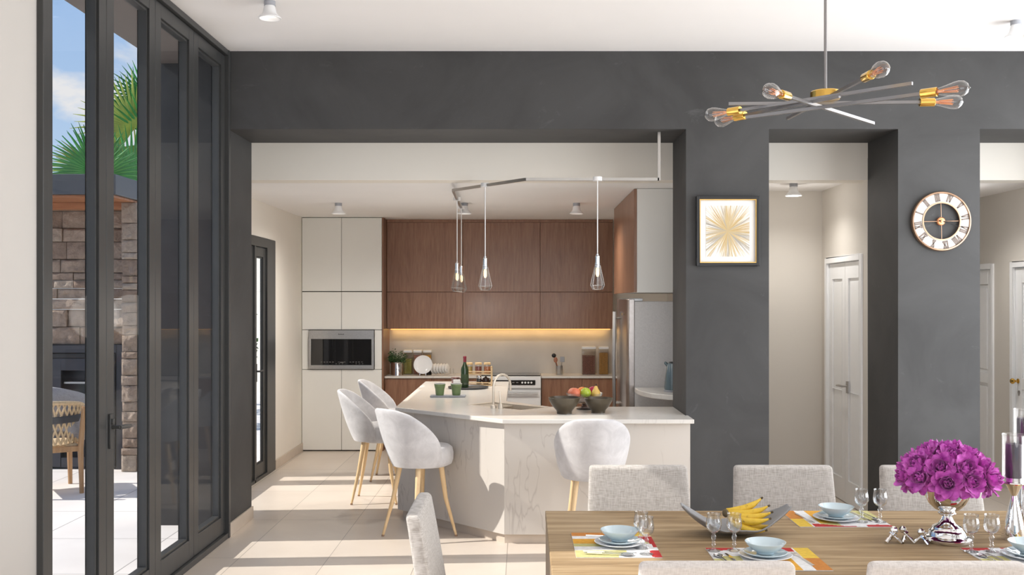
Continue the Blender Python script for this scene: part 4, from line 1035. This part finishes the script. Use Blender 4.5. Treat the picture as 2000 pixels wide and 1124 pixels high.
def spoon(mb):
    pts = [(-.095,.0045),(-.06,.005),(-.01,.0038),(.035,.0028),(.042,.006),(.05,.0135),(.064,.0175),(.078,.016),(.09,.009),(.094,.0)]
    def fn(u, v):
        i = u*(len(pts)-1); k = min(int(i), len(pts)-2); f = i-k
        x = pts[k][0]*(1-f)+pts[k+1][0]*f; w = pts[k][1]*(1-f)+pts[k+1][1]*f; s = 2*v-1
        dish = -.004*(1-s*s)*max(0, min(1, (x-.04)/.015))
        return (x, s*w, .0055+dish)
    mb.grid(fn, 27, 6)
cut = {}
for nm, f in (('fork', fork), ('knife', knife), ('spoon', spoon)):
    mb = MB(); f(mb); cut[nm] = tag(mb.build(nm, M['chrome'], at=(0,0,0), solid=.0012 if nm == 'spoon' else 0), '', 'cutlery')
# stemmed glass: bowl and knobbly stem
gl0 = thing('wine_glass', '', 'glass', (0,0,0))
MB().lathe([(.004,.070),(.016,.073),(.026,.084),(.030,.098),(.0285,.118),(.0255,.134),(.027,.143),(.0262,.143),(.0246,.134),(.0275,.118),(.0288,.099),(.025,.086),(.015,.0755),(0,.0735)], (0,0,0), 32).build('bowl', M['glass'], gl0)
MB().lathe([(0,0),(.026,0),(.0265,.002),(.012,.006),(.006,.010),(.005,.018),(.0085,.024),(.005,.030),(.0068,.034),(.0048,.038),(.0095,.050),(.010,.056),(.0045,.064),(.008,.068),(.005,.071),(0,.072)], (0,0,0), 24).build('stem', M['glass'], gl0)
first = {}
def put(o, key, loc, rz, label, group):
    if key not in first:
        first[key] = 1; o.location = loc; o.rotation_euler = (0,0,rz); o['label'] = label; o['group'] = group; return o
    return dup(o, loc, rz, label, group)
def setting(where, loc, rz, mirror, glasses):
    cx, cy = loc; sg = -1 if mirror else 1
    Rz = Matrix.Rotation(rz, 2)
    def w(u, v, z): p = Rz @ Vector((sg*u, v)); return (cx+p.x, cy+p.y, z)
    placemat('bright striped placemat '+where, (cx,cy,TZ), rz, mirror)
    z = TZ+.0033
    zz = z
    put(plate0, 'p', w(0,.02,z), rz, 'large pale dinner plate under the stack '+where, 'dinner plates on the placemats')
    put(side0, 's', w(0,.02,z+.0085), rz, 'smaller blue grey plate under the bowl '+where, 'side plates on the placemats')
    put(bowl0, 'b', w(0,.02,z+.0165), rz, 'pale blue soup bowl topping the plate stack '+where, 'soup bowls on the placemats')
    put(cut['fork'], 'f', w(.135,-.01,z), rz+PI/2+sg*.12, 'steel fork beside the plates '+where, 'forks on the placemats')
    put(cut['knife'], 'k', w(-.128,-.03,z), rz+PI/2+sg*.12, 'steel knife beside the plates '+where, 'knives on the placemats')
    put(cut['spoon'], 'o', w(-.165,-.035,z), rz+PI/2+sg*.15, 'steel spoon beside the knife '+where, 'spoons on the placemats')
    for (gx, gy), l in glasses: put(gl0, 'g', (gx,gy,z), 0, l, 'stemmed wine glasses on the table')
setting('at the table head', (.366,3.96), -PI/2, True, [((.464,3.894),'stemmed wine glass at the table head, the farther of its pair'),((.473,3.806),'stemmed wine glass at the table head, the nearer of its pair')])
setting('on the near side below the bananas', (.916,3.742), 0, False, [((.740,3.86),'stemmed wine glass in front of the banana dish, farther from the bananas'),((.820,3.862),'stemmed wine glass standing right before the bananas')])
setting('on the far side beside the banana dish', (1.387,4.432), PI, False, [((1.482,4.36),'far side stemmed wine glass closer to its plate stack'),((1.562,4.358),'far side stemmed wine glass nearer to the flower vase')])
setting('on the near side beside the vase', (1.912,3.742), 0, False, [((1.729,3.844),'stemmed wine glass before the silver vase foot, nearest to it'),((1.808,3.845),'stemmed wine glass between silver vase foot and cone candle holder')])

# ---- banana dish
dcx, dcy = .885, 4.14
def dish(u, v):
    a, b = 2*u-1, 2*v-1
    w = .105*(1-.75*abs(a)**2.6)+.004
    x = a*.225; 
    z = .006+.11*abs(a)**2.4+(.03*b*b)*(1-.6*a*a)+.005*math.sin(a*9+b*2)*b
    if a < 0: z += .004
    return (x, b*w+.01*math.sin(a*3), z)
tag(MB().grid(dish, 40, 20).build('fruit_dish', plain('grey stoneware', (.26,.26,.265), .45, var=.08), at=(0,0,0), solid=.007, sub=1), 'grey leaf shaped dish with upswept tips under the bananas', 'dish').location = (dcx,dcy,TZ)
bn = thing('banana_bunch', 'bunch of ripe yellow bananas lying in the grey leaf dish', 'bananas', (dcx+.03,dcy-.0,TZ+.018))
bm1, nt1, b1 = newmat('banana skin')
n1 = noise_n(nt1, 45, 5, .7); r1 = ramp(nt1, n1.outputs['Fac'], [(.30, (.16,.08,.015)), (.40, (.66,.42,.03)), (.8, (.80,.56,.05))]); nt1.links.new(r1.outputs[0], b1.inputs['Base Color']); setp(b1, rough=.45)
tipm = plain('banana tip', (.10,.07,.03), .7, var=.3)
crown = Vector((-.07,.01,.085))
ends = [(.085,.035,.125,.03),(.105,.0,.10,.035),(.11,-.03,.08,.035),(.095,-.06,.06,.03),(.105,-.025,.025,.0),(.08,-.055,.012,-.0)]
for i, (ex, ey, ez, up) in enumerate(ends):
    e = Vector((ex,ey,ez)); c = crown+Vector((0,-.008*i,-.006*i)); N = 12
    mid = (c+e)/2+Vector((.0,-.02,-.035))
    pts = [(1-t)**2*c+2*t*(1-t)*mid+t*t*e for t in [k/N for k in range(N+1)]]
    rr = [.006,.008,.013,.0165,.018,.0185,.0185,.018,.017,.015,.011,.007,.005]
    b = MB().tube(pts, rr, 6).build('banana', bm1, bn, angle=70, sub=1)
    MB().tube([e, e+(e-pts[-2]).normalized()*.008], [.005,.004], 6).build('tip', tipm, b)
MB().ball(tuple(crown+Vector((-.004,-.02,-.012))), .017, 12, 8, .8, 1.3, 1).build('crown', tipm, bn)

# ---- chrome jack ornaments
jk = thing('jack_ornament', 'chrome jack ornament lying farthest from the vase foot', 'ornament', (1.478,3.985,TZ), .4, 'chrome jacks before the vase')
for p, q in (((-.035,0,.012),(.025,.01,.062)),((.030,-.02,.008),(-.008,.01,.052)),((0,.03,.008),(.008,-.012,.05))):
    p, q = Vector(p), Vector(q); d = (q-p).normalized()
    MB().tube([p, q], [.005,.007], 8).build('spike', M['chrome'], jk)
    MB().tube([p-d*.004, p+d*.020], [.0085,.0085], 8).build('end_barrel', M['chrome'], jk)
MB().ball((.016,.006,.060), .017, 8, 6).build('faceted_ball', M['chrome'], jk, smooth=False)
jk.scale = (.86,)*3
dup(jk, (1.540,4.0,TZ), 2.2, 'chrome jack ornament in the middle of the three')
dup(jk, (1.594,3.975,TZ), 3.6, 'chrome jack ornament almost touching the vase foot')

# ---- silver pedestal vase and peonies
vx, vy = 1.712, 4.025
vs_ = thing('pedestal_vase', 'polished silver pedestal vase full of magenta peonies on the table', 'vase', (vx,vy,TZ))
MB().lathe([(0,0),(.090,0),(.094,.006),(.094,.016),(.088,.022),(.076,.026),(.072,.034),(.070,.042),(.062,.047),(.058,.054),(.056,.060),(.048,.065),(.034,.072),(.024,.088),(.016,.106),(.0135,.114),(0,.114)], (0,0,0), 56).build('foot', M['chrome'], vs_)
MB().lathe([(0,.110),(.014,.112),(.030,.120),(.035,.126),(.030,.132),(.018,.136),(0,.136)], (0,0,-.012), 40).build('collar', M['chrome'], vs_)
MB().lathe([(0,.130),(.022,.133),(.048,.146),(.070,.168),(.086,.200),(.092,.228),(.094,.245),(.0925,.246),(.090,.228),(.083,.201),(.067,.171),(.046,.150),(.02,.138),(0,.137)], (0,0,-.015), 56).build('bowl', M['vase'], vs_)
MB().lathe([(0,.225),(.088,.225),(.088,.228),(0,.232)], (0,0,-.015), 32).build('moss', M['leaf'], vs_)
pm, ntp, bp = newmat('magenta petal'); npn = noise_n(ntp, 40, 3); rp_ = ramp(ntp, npn.outputs['Fac'], [(.3, (.34,.025,.29)), (.7, (.74,.17,.64))]); ntp.links.new(rp_.outputs[0], bp.inputs['Base Color']); setp(bp, rough=.5, sheen=.2, spec=.3)
def peony(seed):
    q = random.Random(seed); mb = MB()
    rings = [(5,.010,.030,82,.018),(6,.015,.036,68,.024),(7,.020,.042,52,.030),(8,.023,.046,36,.034),(8,.025,.048,16,.036),(7,.026,.046,-6,.036)]
    for ri, (n, r0, L, el, wd) in enumerate(rings):
        for k in range(n):
            a = 2*PI*(k+.5*(ri % 2))/n+q.uniform(-.2,.2); e = math.radians(el+q.uniform(-9,9)); l = L*q.uniform(.88,1.1); w0 = wd*q.uniform(.9,1.1)
            cup = q.uniform(.35,.6); ruf = q.uniform(0,6)
            def fn(u, v):
                s = 2*u-1; t = v
                wv = w0*(math.sin(PI*min(1, .12+.80*t))**.7)*.62
                ee = e+cup*(1-1.7*t)*.0+cup*(t-.3)*.9 if el > 20 else e-.5*t
                rr = l*t
                # bend along the length
                x = r0*.35+rr*math.cos(e)-(.010*t*t if el > 50 else -.004*t)
                z = rr*math.sin(e)+(.006*t*t if el > 30 else -.010*t*t)
                y = s*wv
                lift = cup*.012*s*s*(1 if el > 0 else .5)
                z += lift*abs(math.cos(e))+.0025*math.sin(ruf+s*5)*t*t
                x -= lift*math.sin(max(0, e))
                return (x*math.cos(a)-y*math.sin(a), x*math.sin(a)+y*math.cos(a), z)
            mb.grid(fn, 6, 6)
    return mb
GPN = 'magenta peonies in the silver vase'
LP = 'magenta peony bloom in the silver vase bouquet'
pro = [tag(peony(s).build('peony', pm, at=(0,0,0), angle=180), LP, 'flower', GPN) for s in (1,2,3)]
c0_ = Vector((vx,vy,TZ+.260)); dirs = []
used = [0,0,0]; idx = 0
for ring, (n, el, R_, Z_) in enumerate(((1,90,.0,.095),(5,60,.072,.078),(8,34,.120,.040),(10,12,.146,.000))):
    for k in range(n):
        a = 2*PI*(k+.5*(ring % 2)+.13*ring)/n+rnd.uniform(-.08,.08); e = math.radians(el)+rnd.uniform(-.08,.08)
        nrm = Vector((math.cos(a)*math.cos(e), math.sin(a)*math.cos(e), math.sin(e)))
        p = c0_+Vector((math.cos(a)*R_*1.02, math.sin(a)*R_*.95, Z_+rnd.uniform(-.008,.008)))
        i = idx % 3; idx += 1
        o = pro[i] if not used[i] else dup(pro[i], p); used[i] = 1
        o.location = p; o.rotation_mode = 'QUATERNION'
        o.rotation_quaternion = nrm.to_track_quat('Z', 'Y') @ Matrix.Rotation(rnd.uniform(0,6), 4, 'Z').to_quaternion()
        s_ = rnd.uniform(1.08,1.26); o.scale = (s_,s_,s_)

# ---- cone candle holders
def holder(loc, h, label):
    """h is the height of the cup floor"""
    t = thing('candle_holder', label, 'candle holder', (loc[0],loc[1],TZ), 0, 'chrome cone candle holders')
    hc = h-.055
    MB().lathe([(0,0),(.050,0),(.0505,.003),(.012,hc-.01),(.010,hc),(0,hc)], (0,0,0), 40).build('cone_base', M['chrome'], t)
    MB().lathe([(0,hc),(.010,hc),(.030,h-.012),(.034,h-.006),(0,h-.006)], (0,0,0), 40).build('cup_stem', M['chrome'], t)
    MB().lathe([(0,h-.006),(.047,h-.006),(.049,h-.002),(.047,h+.002),(.037,h+.003),(.037,h+.020),(.034,h+.021),(0,h+.021)], (0,0,0), 40).build('cup', M['chrome'], t)
    MB().lathe([(.044,h+.003),(.0445,h+.19),(.0475,h+.193),(.0445,h+.196),(.0415,h+.193),(.041,h+.003)], (0,0,0), 40).build('glass_cylinder', M['bulb'], t)
    cnd = MB().lathe([(0,h+.0215),(.032,h+.0215),(.032,h+.150),(.029,h+.156),(.010,h+.150),(0,h+.150)], (0,0,0), 32).build('candle', plain('aubergine wax', (.055,.035,.055), .45, var=.2), t)
    MB().tube([(0,0,h+.150),(.002,0,h+.164)], .0015, 6).build('wick', M['black'], cnd)
holder((2.000,4.06), .232, 'shorter chrome cone candle holder with dark candle in front')
holder((2.165,4.30), .308, 'taller chrome cone candle holder standing behind, at the picture edge')

# ---- chandelier
cz = EYE+.82
cx_, cy_ = 1.23, 4.05
cd = thing('chandelier', 'spoked chandelier of steel rods and bare bulbs over the dining table', 'chandelier', (cx_,cy_,cz))
MB().tube([(cx_,cy_,cz+.03),(cx_,cy_,HC)], .0062, 12).build('drop_rod', M['lampmetal'], cd, W=True)
MB().lathe([(0,HC),(.06,HC),(.058,HC-.018),(.01,HC-.024),(0,HC-.024)], (cx_,cy_,0), 28).build('ceiling_rose', M['brass'], cd, W=True)
MB().lathe([(0,cz-.004),(.056,cz-.004),(.060,cz+.001),(.060,cz+.027),(.056,cz+.031),(0,cz+.031)], (cx_,cy_,0), 40).build('hub', M['brass'], cd, W=True)
rods = [  # bulb end, bare end (x, y) and layer height
    ((1.0626,4.0),(1.621,4.608),-.050),
    ((1.26,3.667),(1.193,4.49),-.012),
    ((1.648,4.12),(.858,4.153),-.0255),
    ((.932,4.298),(1.470,3.762),-.040),
    ((.981,4.417),(1.27,3.995),-.066),
    ((1.585,3.948),(1.00,4.46),-.083)]
rods[0] = ((1.0626,4.0),(1.621,4.608),-.012+.0); 
BULBS = []
LAY = [-.064,-.012,-.025,-.038,-.051,-.077]
for (a, b, _), lz in zip(rods, LAY):
    off = 1-0  # keep the picture position when a layer drops: scale the distance
    z = cz+lz*.75+.012
    k = (z-EYE)/.82
    A = Vector((a[0]*k,a[1]*k,z)); B = Vector((b[0]*k,b[1]*k,z)); d = (A-B).normalized()
    r = MB().tube([A-d*.0, B], .0062, sq=True).build('rod', M['lampmetal'], cd, W=True, smooth=False)
    s = MB().lathe([(0,-.008),(.0165,-.008),(.0175,-.005),(.0175,.050),(.0155,.052),(.0155,.046),(0,.046)], A, 24, d).build('socket', M['brass'], cd, W=True)
    bl = MB().lathe([(.0125,.044),(.0135,.058),(.020,.085),(.0275,.112),(.030,.130),(.0275,.147),(.018,.159),(.006,.163),(.003,.168),(0,.169)], A, 28, d).build('bulb', M['bulb'], cd, W=True)
    X = d.orthogonal().normalized(); Y = d.cross(X)
    BULBS.append(tuple(A+d*.10))
    fm = MB()
    for q in range(8):
        w = 2*PI*q/8; o1 = X*math.cos(w)+Y*math.sin(w)
        fm.tube([A+d*.070+o1*.006, A+d*.125+o1*.011], .0016, 5)
    fm.tube([A+d*.046, A+d*.074], .006, 8)
    fm.build('filament', M['copper'], bl, W=True)

# ---- picture
px, pz = 1.491, 2.226
pc = thing('picture', 'black framed gold starburst print on the dark pillar', 'picture', (px,YW0-.002,pz))
w_, h_ = .229, .253
def ring(w0, h0, w1, h1, y0, y1): return MB().box(-w0,-w1,y0,y1,-h0,h0).box(w1,w0,y0,y1,-h0,h0).box(-w1,w1,y0,y1,h1,h0).box(-w1,w1,y0,y1,-h0,-h1)
ring(w_,h_,w_-.022,h_-.022,-.035,-.001).build('frame', M['black'], pc, smooth=False, bevel=.002)
ring(w_-.022,h_-.022,w_-.029,h_-.029,-.028,-.002).build('fillet', M['gold'], pc, smooth=False)
MB().box(-w_+.024,w_-.024,-.012,-.003,-h_+.024,h_-.024).build('mount', M['paper'], pc, smooth=False)
am, an, ab_ = newmat('starburst print'); L_ = an.links.new
tcn = node(an, 'ShaderNodeTexCoord'); spn = node(an, 'ShaderNodeSeparateXYZ'); L_(tcn.outputs['Object'], spn.inputs[0])
at2 = node(an, 'ShaderNodeMath', operation='ARCTAN2'); L_(spn.outputs['Z'], at2.inputs[0]); L_(spn.outputs['X'], at2.inputs[1])
le = node(an, 'ShaderNodeVectorMath', operation='LENGTH'); L_(tcn.outputs['Object'], le.inputs[0])
cbn = node(an, 'ShaderNodeCombineXYZ'); L_(at2.outputs[0], cbn.inputs[0]); L_(le.outputs['Value'], cbn.inputs[1])
nz = noise_n(an, 1, 5, .75, vec=cbn.outputs[0], st=(22,3,1)); nz2 = noise_n(an, 1, 2, .6, vec=cbn.outputs[0], st=(3,2,1))
fal = node(an, 'ShaderNodeMapRange'); L_(le.outputs['Value'], fal.inputs[0]); fal.inputs[1].default_value = 0; fal.inputs[2].default_value = .26; fal.inputs[3].default_value = .30; fal.inputs[4].default_value = .02
adn = node(an, 'ShaderNodeMath', operation='ADD'); L_(nz.outputs['Fac'], adn.inputs[0]); L_(fal.outputs[0], adn.inputs[1])
rr_ = ramp(an, adn.outputs[0], [(.55, 0), (.68, .9)])
rc = ramp(an, nz2.outputs['Fac'], [(.35, (.42,.26,.06)), (.5, (.50,.36,.14)), (.62, (.30,.27,.22))])
mxn = node(an, 'ShaderNodeMix', data_type='RGBA'); L_(rr_.outputs[0], mxn.inputs[0]); mxn.inputs[6].default_value = (.82,.80,.77,1); L_(rc.outputs[0], mxn.inputs[7]); L_(mxn.outputs[2], ab_.inputs['Base Color']); setp(ab_, rough=.7)
MB().box(-.158,.158,-.0135,-.0125,-.185,.185).build('print', am, pc, smooth=False)

# ---- wall clock
kx, kz = 3.038, 2.297
kc = thing('wall_clock', 'round bronze rimmed wall clock with roman numerals on dark pillar', 'clock', (kx,YW0-.002,kz))
ax = (0,-1,0)
def ringl(r0, r1, d0, d1, n=72): return MB().lathe([(r0,d0),(r1,d0),(r1,d1),(r0,d1),(r0,d0)], (0,0,0), n, ax)
RO = .216
ringl(.136,RO-.012,.012,.024).build('face', plain('cream clock face', (.74,.71,.68), .6, var=.04), kc)
MB().lathe([(RO-.016,.004),(RO,.004),(RO+.002,.018),(RO-.004,.032),(RO-.012,.034),(RO-.016,.026),(RO-.016,.004)], (0,0,0), 72, ax).build('outer_rim', M['bronze'], kc)
MB().lathe([(.130,.010),(.140,.010),(.140,.030),(.130,.030),(.130,.010)], (0,0,0), 64, ax).build('inner_rim', M['bronze'], kc)
mb = MB()
for k in range(4):
    a = k*PI/2+.02; mb.tube([(.02*math.cos(a),-.018,.02*math.sin(a)),(.134*math.cos(a),-.018,.134*math.sin(a))], .0028, 8)
mb.build('spokes', M['bronze'], kc)
MB().lathe([(0,0),(.030,0),(.030,.02),(.024,.026),(.012,.027),(.010,.034),(0,.035)], (0,0,0), 32, ax).build('centre_boss', M['copper'], kc)
nm_ = plain('numeral brown', (.20,.155,.13), .5, var=.05)
NUM = ['XII','I','II','III','IV','V','VI','VII','VIII','IX','X','XI']
mb = MB(); hN = .048; yk = -.0245
def bar(M3, x0, z0, x1, z1, wd):
    d = Vector((x1-x0,0,z1-z0)); n = Vector((-d.z,0,d.x)).normalized()*wd/2
    p = [Vector((x0,0,z0))-n, Vector((x1,0,z1))-n, Vector((x1,0,z1))+n, Vector((x0,0,z0))+n]
    vs = [M3 @ (v+Vector((0,yk,0))) for v in p]+[M3 @ (v+Vector((0,yk-.003,0))) for v in p]
    mb.add(vs, [(0,1,2,3),(4,5,6,7),(0,1,5,4),(1,2,6,5),(2,3,7,6),(3,0,4,7)])
for i, s in enumerate(NUM):
    mb = MB()
    ang = math.radians(100-30*(i-3))           # III stands just left of the top
    wds = {'I':.013,'V':.028,'X':.028}; tot = sum(wds[c] for c in s)
    sc_ = min(1, .062/tot); rmid = .1715
    M3 = Matrix.Translation((rmid*math.cos(ang),0,rmid*math.sin(ang))) @ Matrix.Rotation(-(ang-PI/2), 4, 'Y')
    x = -tot*sc_/2
    for c in s:
        wv = wds[c]*sc_; a, b = x+.0015, x+wv-.0015; t, bo = hN/2, -hN/2; m_ = (a+b)/2
        if c == 'I': bar(M3, m_,bo,m_,t,.0085*sc_+.001)
        elif c == 'V': bar(M3, a+.003,t,m_,bo,.010*sc_); bar(M3, b-.003,t,m_,bo,.006*sc_)
        else: bar(M3, a+.003,t,b-.003,bo,.010*sc_); bar(M3, b-.003,t,a+.003,bo,.006*sc_)
        for zz in ((t,bo) if c != 'V' else (t,)): bar(M3, a,zz,b,zz,.005)
        x += wv
    mb.build('numeral', nm_, kc, smooth=False)
for nm, ln, an_, wd_ in (('hour_hand',.085,-8,.0045),('minute_hand',.165,-17,.003)):
    a = math.radians(an_); MB().tube([(-.02*math.cos(a),-.031,-.02*math.sin(a)),(ln*math.cos(a),-.031,ln*math.sin(a))], [wd_,wd_*.5], 6).build(nm, M['black'], kc)
# ================================================================== light
def area(name, loc, rot, sx, sy, power, col=(1,1,1)):
    l = bpy.data.lights.new(name, 'AREA'); l.shape = 'RECTANGLE'; l.size = sx; l.size_y = sy; l.energy = power; l.color = col
    o = bpy.data.objects.new(name, l); COL.objects.link(o); o.location = loc; o.rotation_euler = rot; return o
def spot(name, loc, power, size=110, blend=.8, col=(1,.93,.84), rad=.04):
    l = bpy.data.lights.new(name, 'SPOT'); l.energy = power; l.spot_size = math.radians(size); l.spot_blend = blend; l.color = col; l.shadow_soft_size = rad
    o = bpy.data.objects.new(name, l); COL.objects.link(o); o.location = loc; return o
s = bpy.data.lights.new('sun', 'SUN'); s.energy = 5.6; s.angle = math.radians(.55); s.color = (1, .95, .88)
so = bpy.data.objects.new('sun', s); COL.objects.link(so)
el = math.radians(38)
d = Vector((1, .0625, 0)).normalized()*math.cos(el)+Vector((0,0,-math.sin(el)))
so.rotation_euler = d.to_track_quat('-Z', 'Y').to_euler()
# area fill added at unseen openings round the camera, standing in for daylight
area('daylight_fill_south', (1.5,-3.1,1.6), (PI/2,0,0), 6.0, 2.9, 105, (1,.98,.95))
area('daylight_fill_east', (4.62,4.6,1.75), (PI/2+.15,0,PI/2), 4.7, 3.0, 265, (.97,.985,1))
area('daylight_fill_west', (-2.5,2.1,1.5), (PI/2,0,-PI/2), 3.1, 2.8, 30, (.95,.97,1))
for x, y, p in DOWN_D: spot('dining_spot', (x, y, HC-.125), p)
for x, y, p in DOWN_K: spot('kitchen_spot', (x, y, KC-.112), p, 168, 1.0, (1,.955,.89))
for x, y, p in DOWN_H: spot('hall_spot', (x, y, HCL-.112), p, 150, 1.0, (1,.965,.92))
def point(name, loc, power, col, rad):
    l = bpy.data.lights.new(name, 'POINT'); l.energy = power; l.color = col; l.shadow_soft_size = rad
    o = bpy.data.objects.new(name, l); COL.objects.link(o); o.location = loc
for x, y in ((.557,7.39),(-.289,7.785),(-.577,8.85),(-.588,9.65)): point('pendant_fill', (x,y,1.58), 4.6, (1,.955,.89), .2)  # soft fill added below the pendants, wider than their bulbs
for x, y, p in DOWN_H: point('hall_glow', (x,y,HCL-.16), 2.5, (1,.96,.92), .05)
area('shelf_glow', (-.27,11.90,1.378), (0,0,0), 2.55, .02, 2.6, (1,.62,.22))

w = bpy.data.worlds.new('sky'); SC.world = w; w.use_nodes = True
nt = w.node_tree; L = nt.links.new; bg = nt.nodes['Background']
tc = node(nt, 'ShaderNodeTexCoord'); sp = node(nt, 'ShaderNodeSeparateXYZ'); L(tc.outputs['Generated'], sp.inputs[0])
sky = ramp(nt, sp.outputs['Z'], [(0, (.62,.72,.82)), (.12, (.50,.66,.88)), (.35, (.27,.46,.80)), (1, (.13,.30,.66))])
mp = node(nt, 'ShaderNodeMapping'); mp.inputs['Scale'].default_value = (1.0,1.0,1.9); mp.inputs['Rotation'].default_value = (0,.5,0); L(tc.outputs['Generated'], mp.inputs[0]); mp.inputs['Location'].default_value = (3.1,.6,.4)
n = noise_n(nt, 9.5, 7, .58, .25, vec=mp.outputs[0])
r = ramp(nt, n.outputs['Fac'], [(.53, 0), (.70, 1)])
c = node(nt, 'ShaderNodeMix', data_type='RGBA'); L(r.outputs[0], c.inputs[0]); L(sky.outputs[0], c.inputs[6]); c.inputs[7].default_value = (.86,.85,.86,1)
L(c.outputs[2], bg.inputs[0]); bg.inputs[1].default_value = 1.0
vs = SC.view_settings; SC.display_settings.display_device = 'sRGB'
vs.view_transform = 'Standard'; vs.look = 'None'; vs.exposure = 0.0; vs.gamma = 1.0; vs.use_curve_mapping = False
SC.cycles.max_bounces = 12; SC.cycles.transparent_max_bounces = 24; SC.cycles.diffuse_bounces = 6; SC.cycles.glossy_bounces = 5
SC.cycles.caustics_reflective = False; SC.cycles.caustics_refractive = False; SC.cycles.sample_clamp_indirect = 6
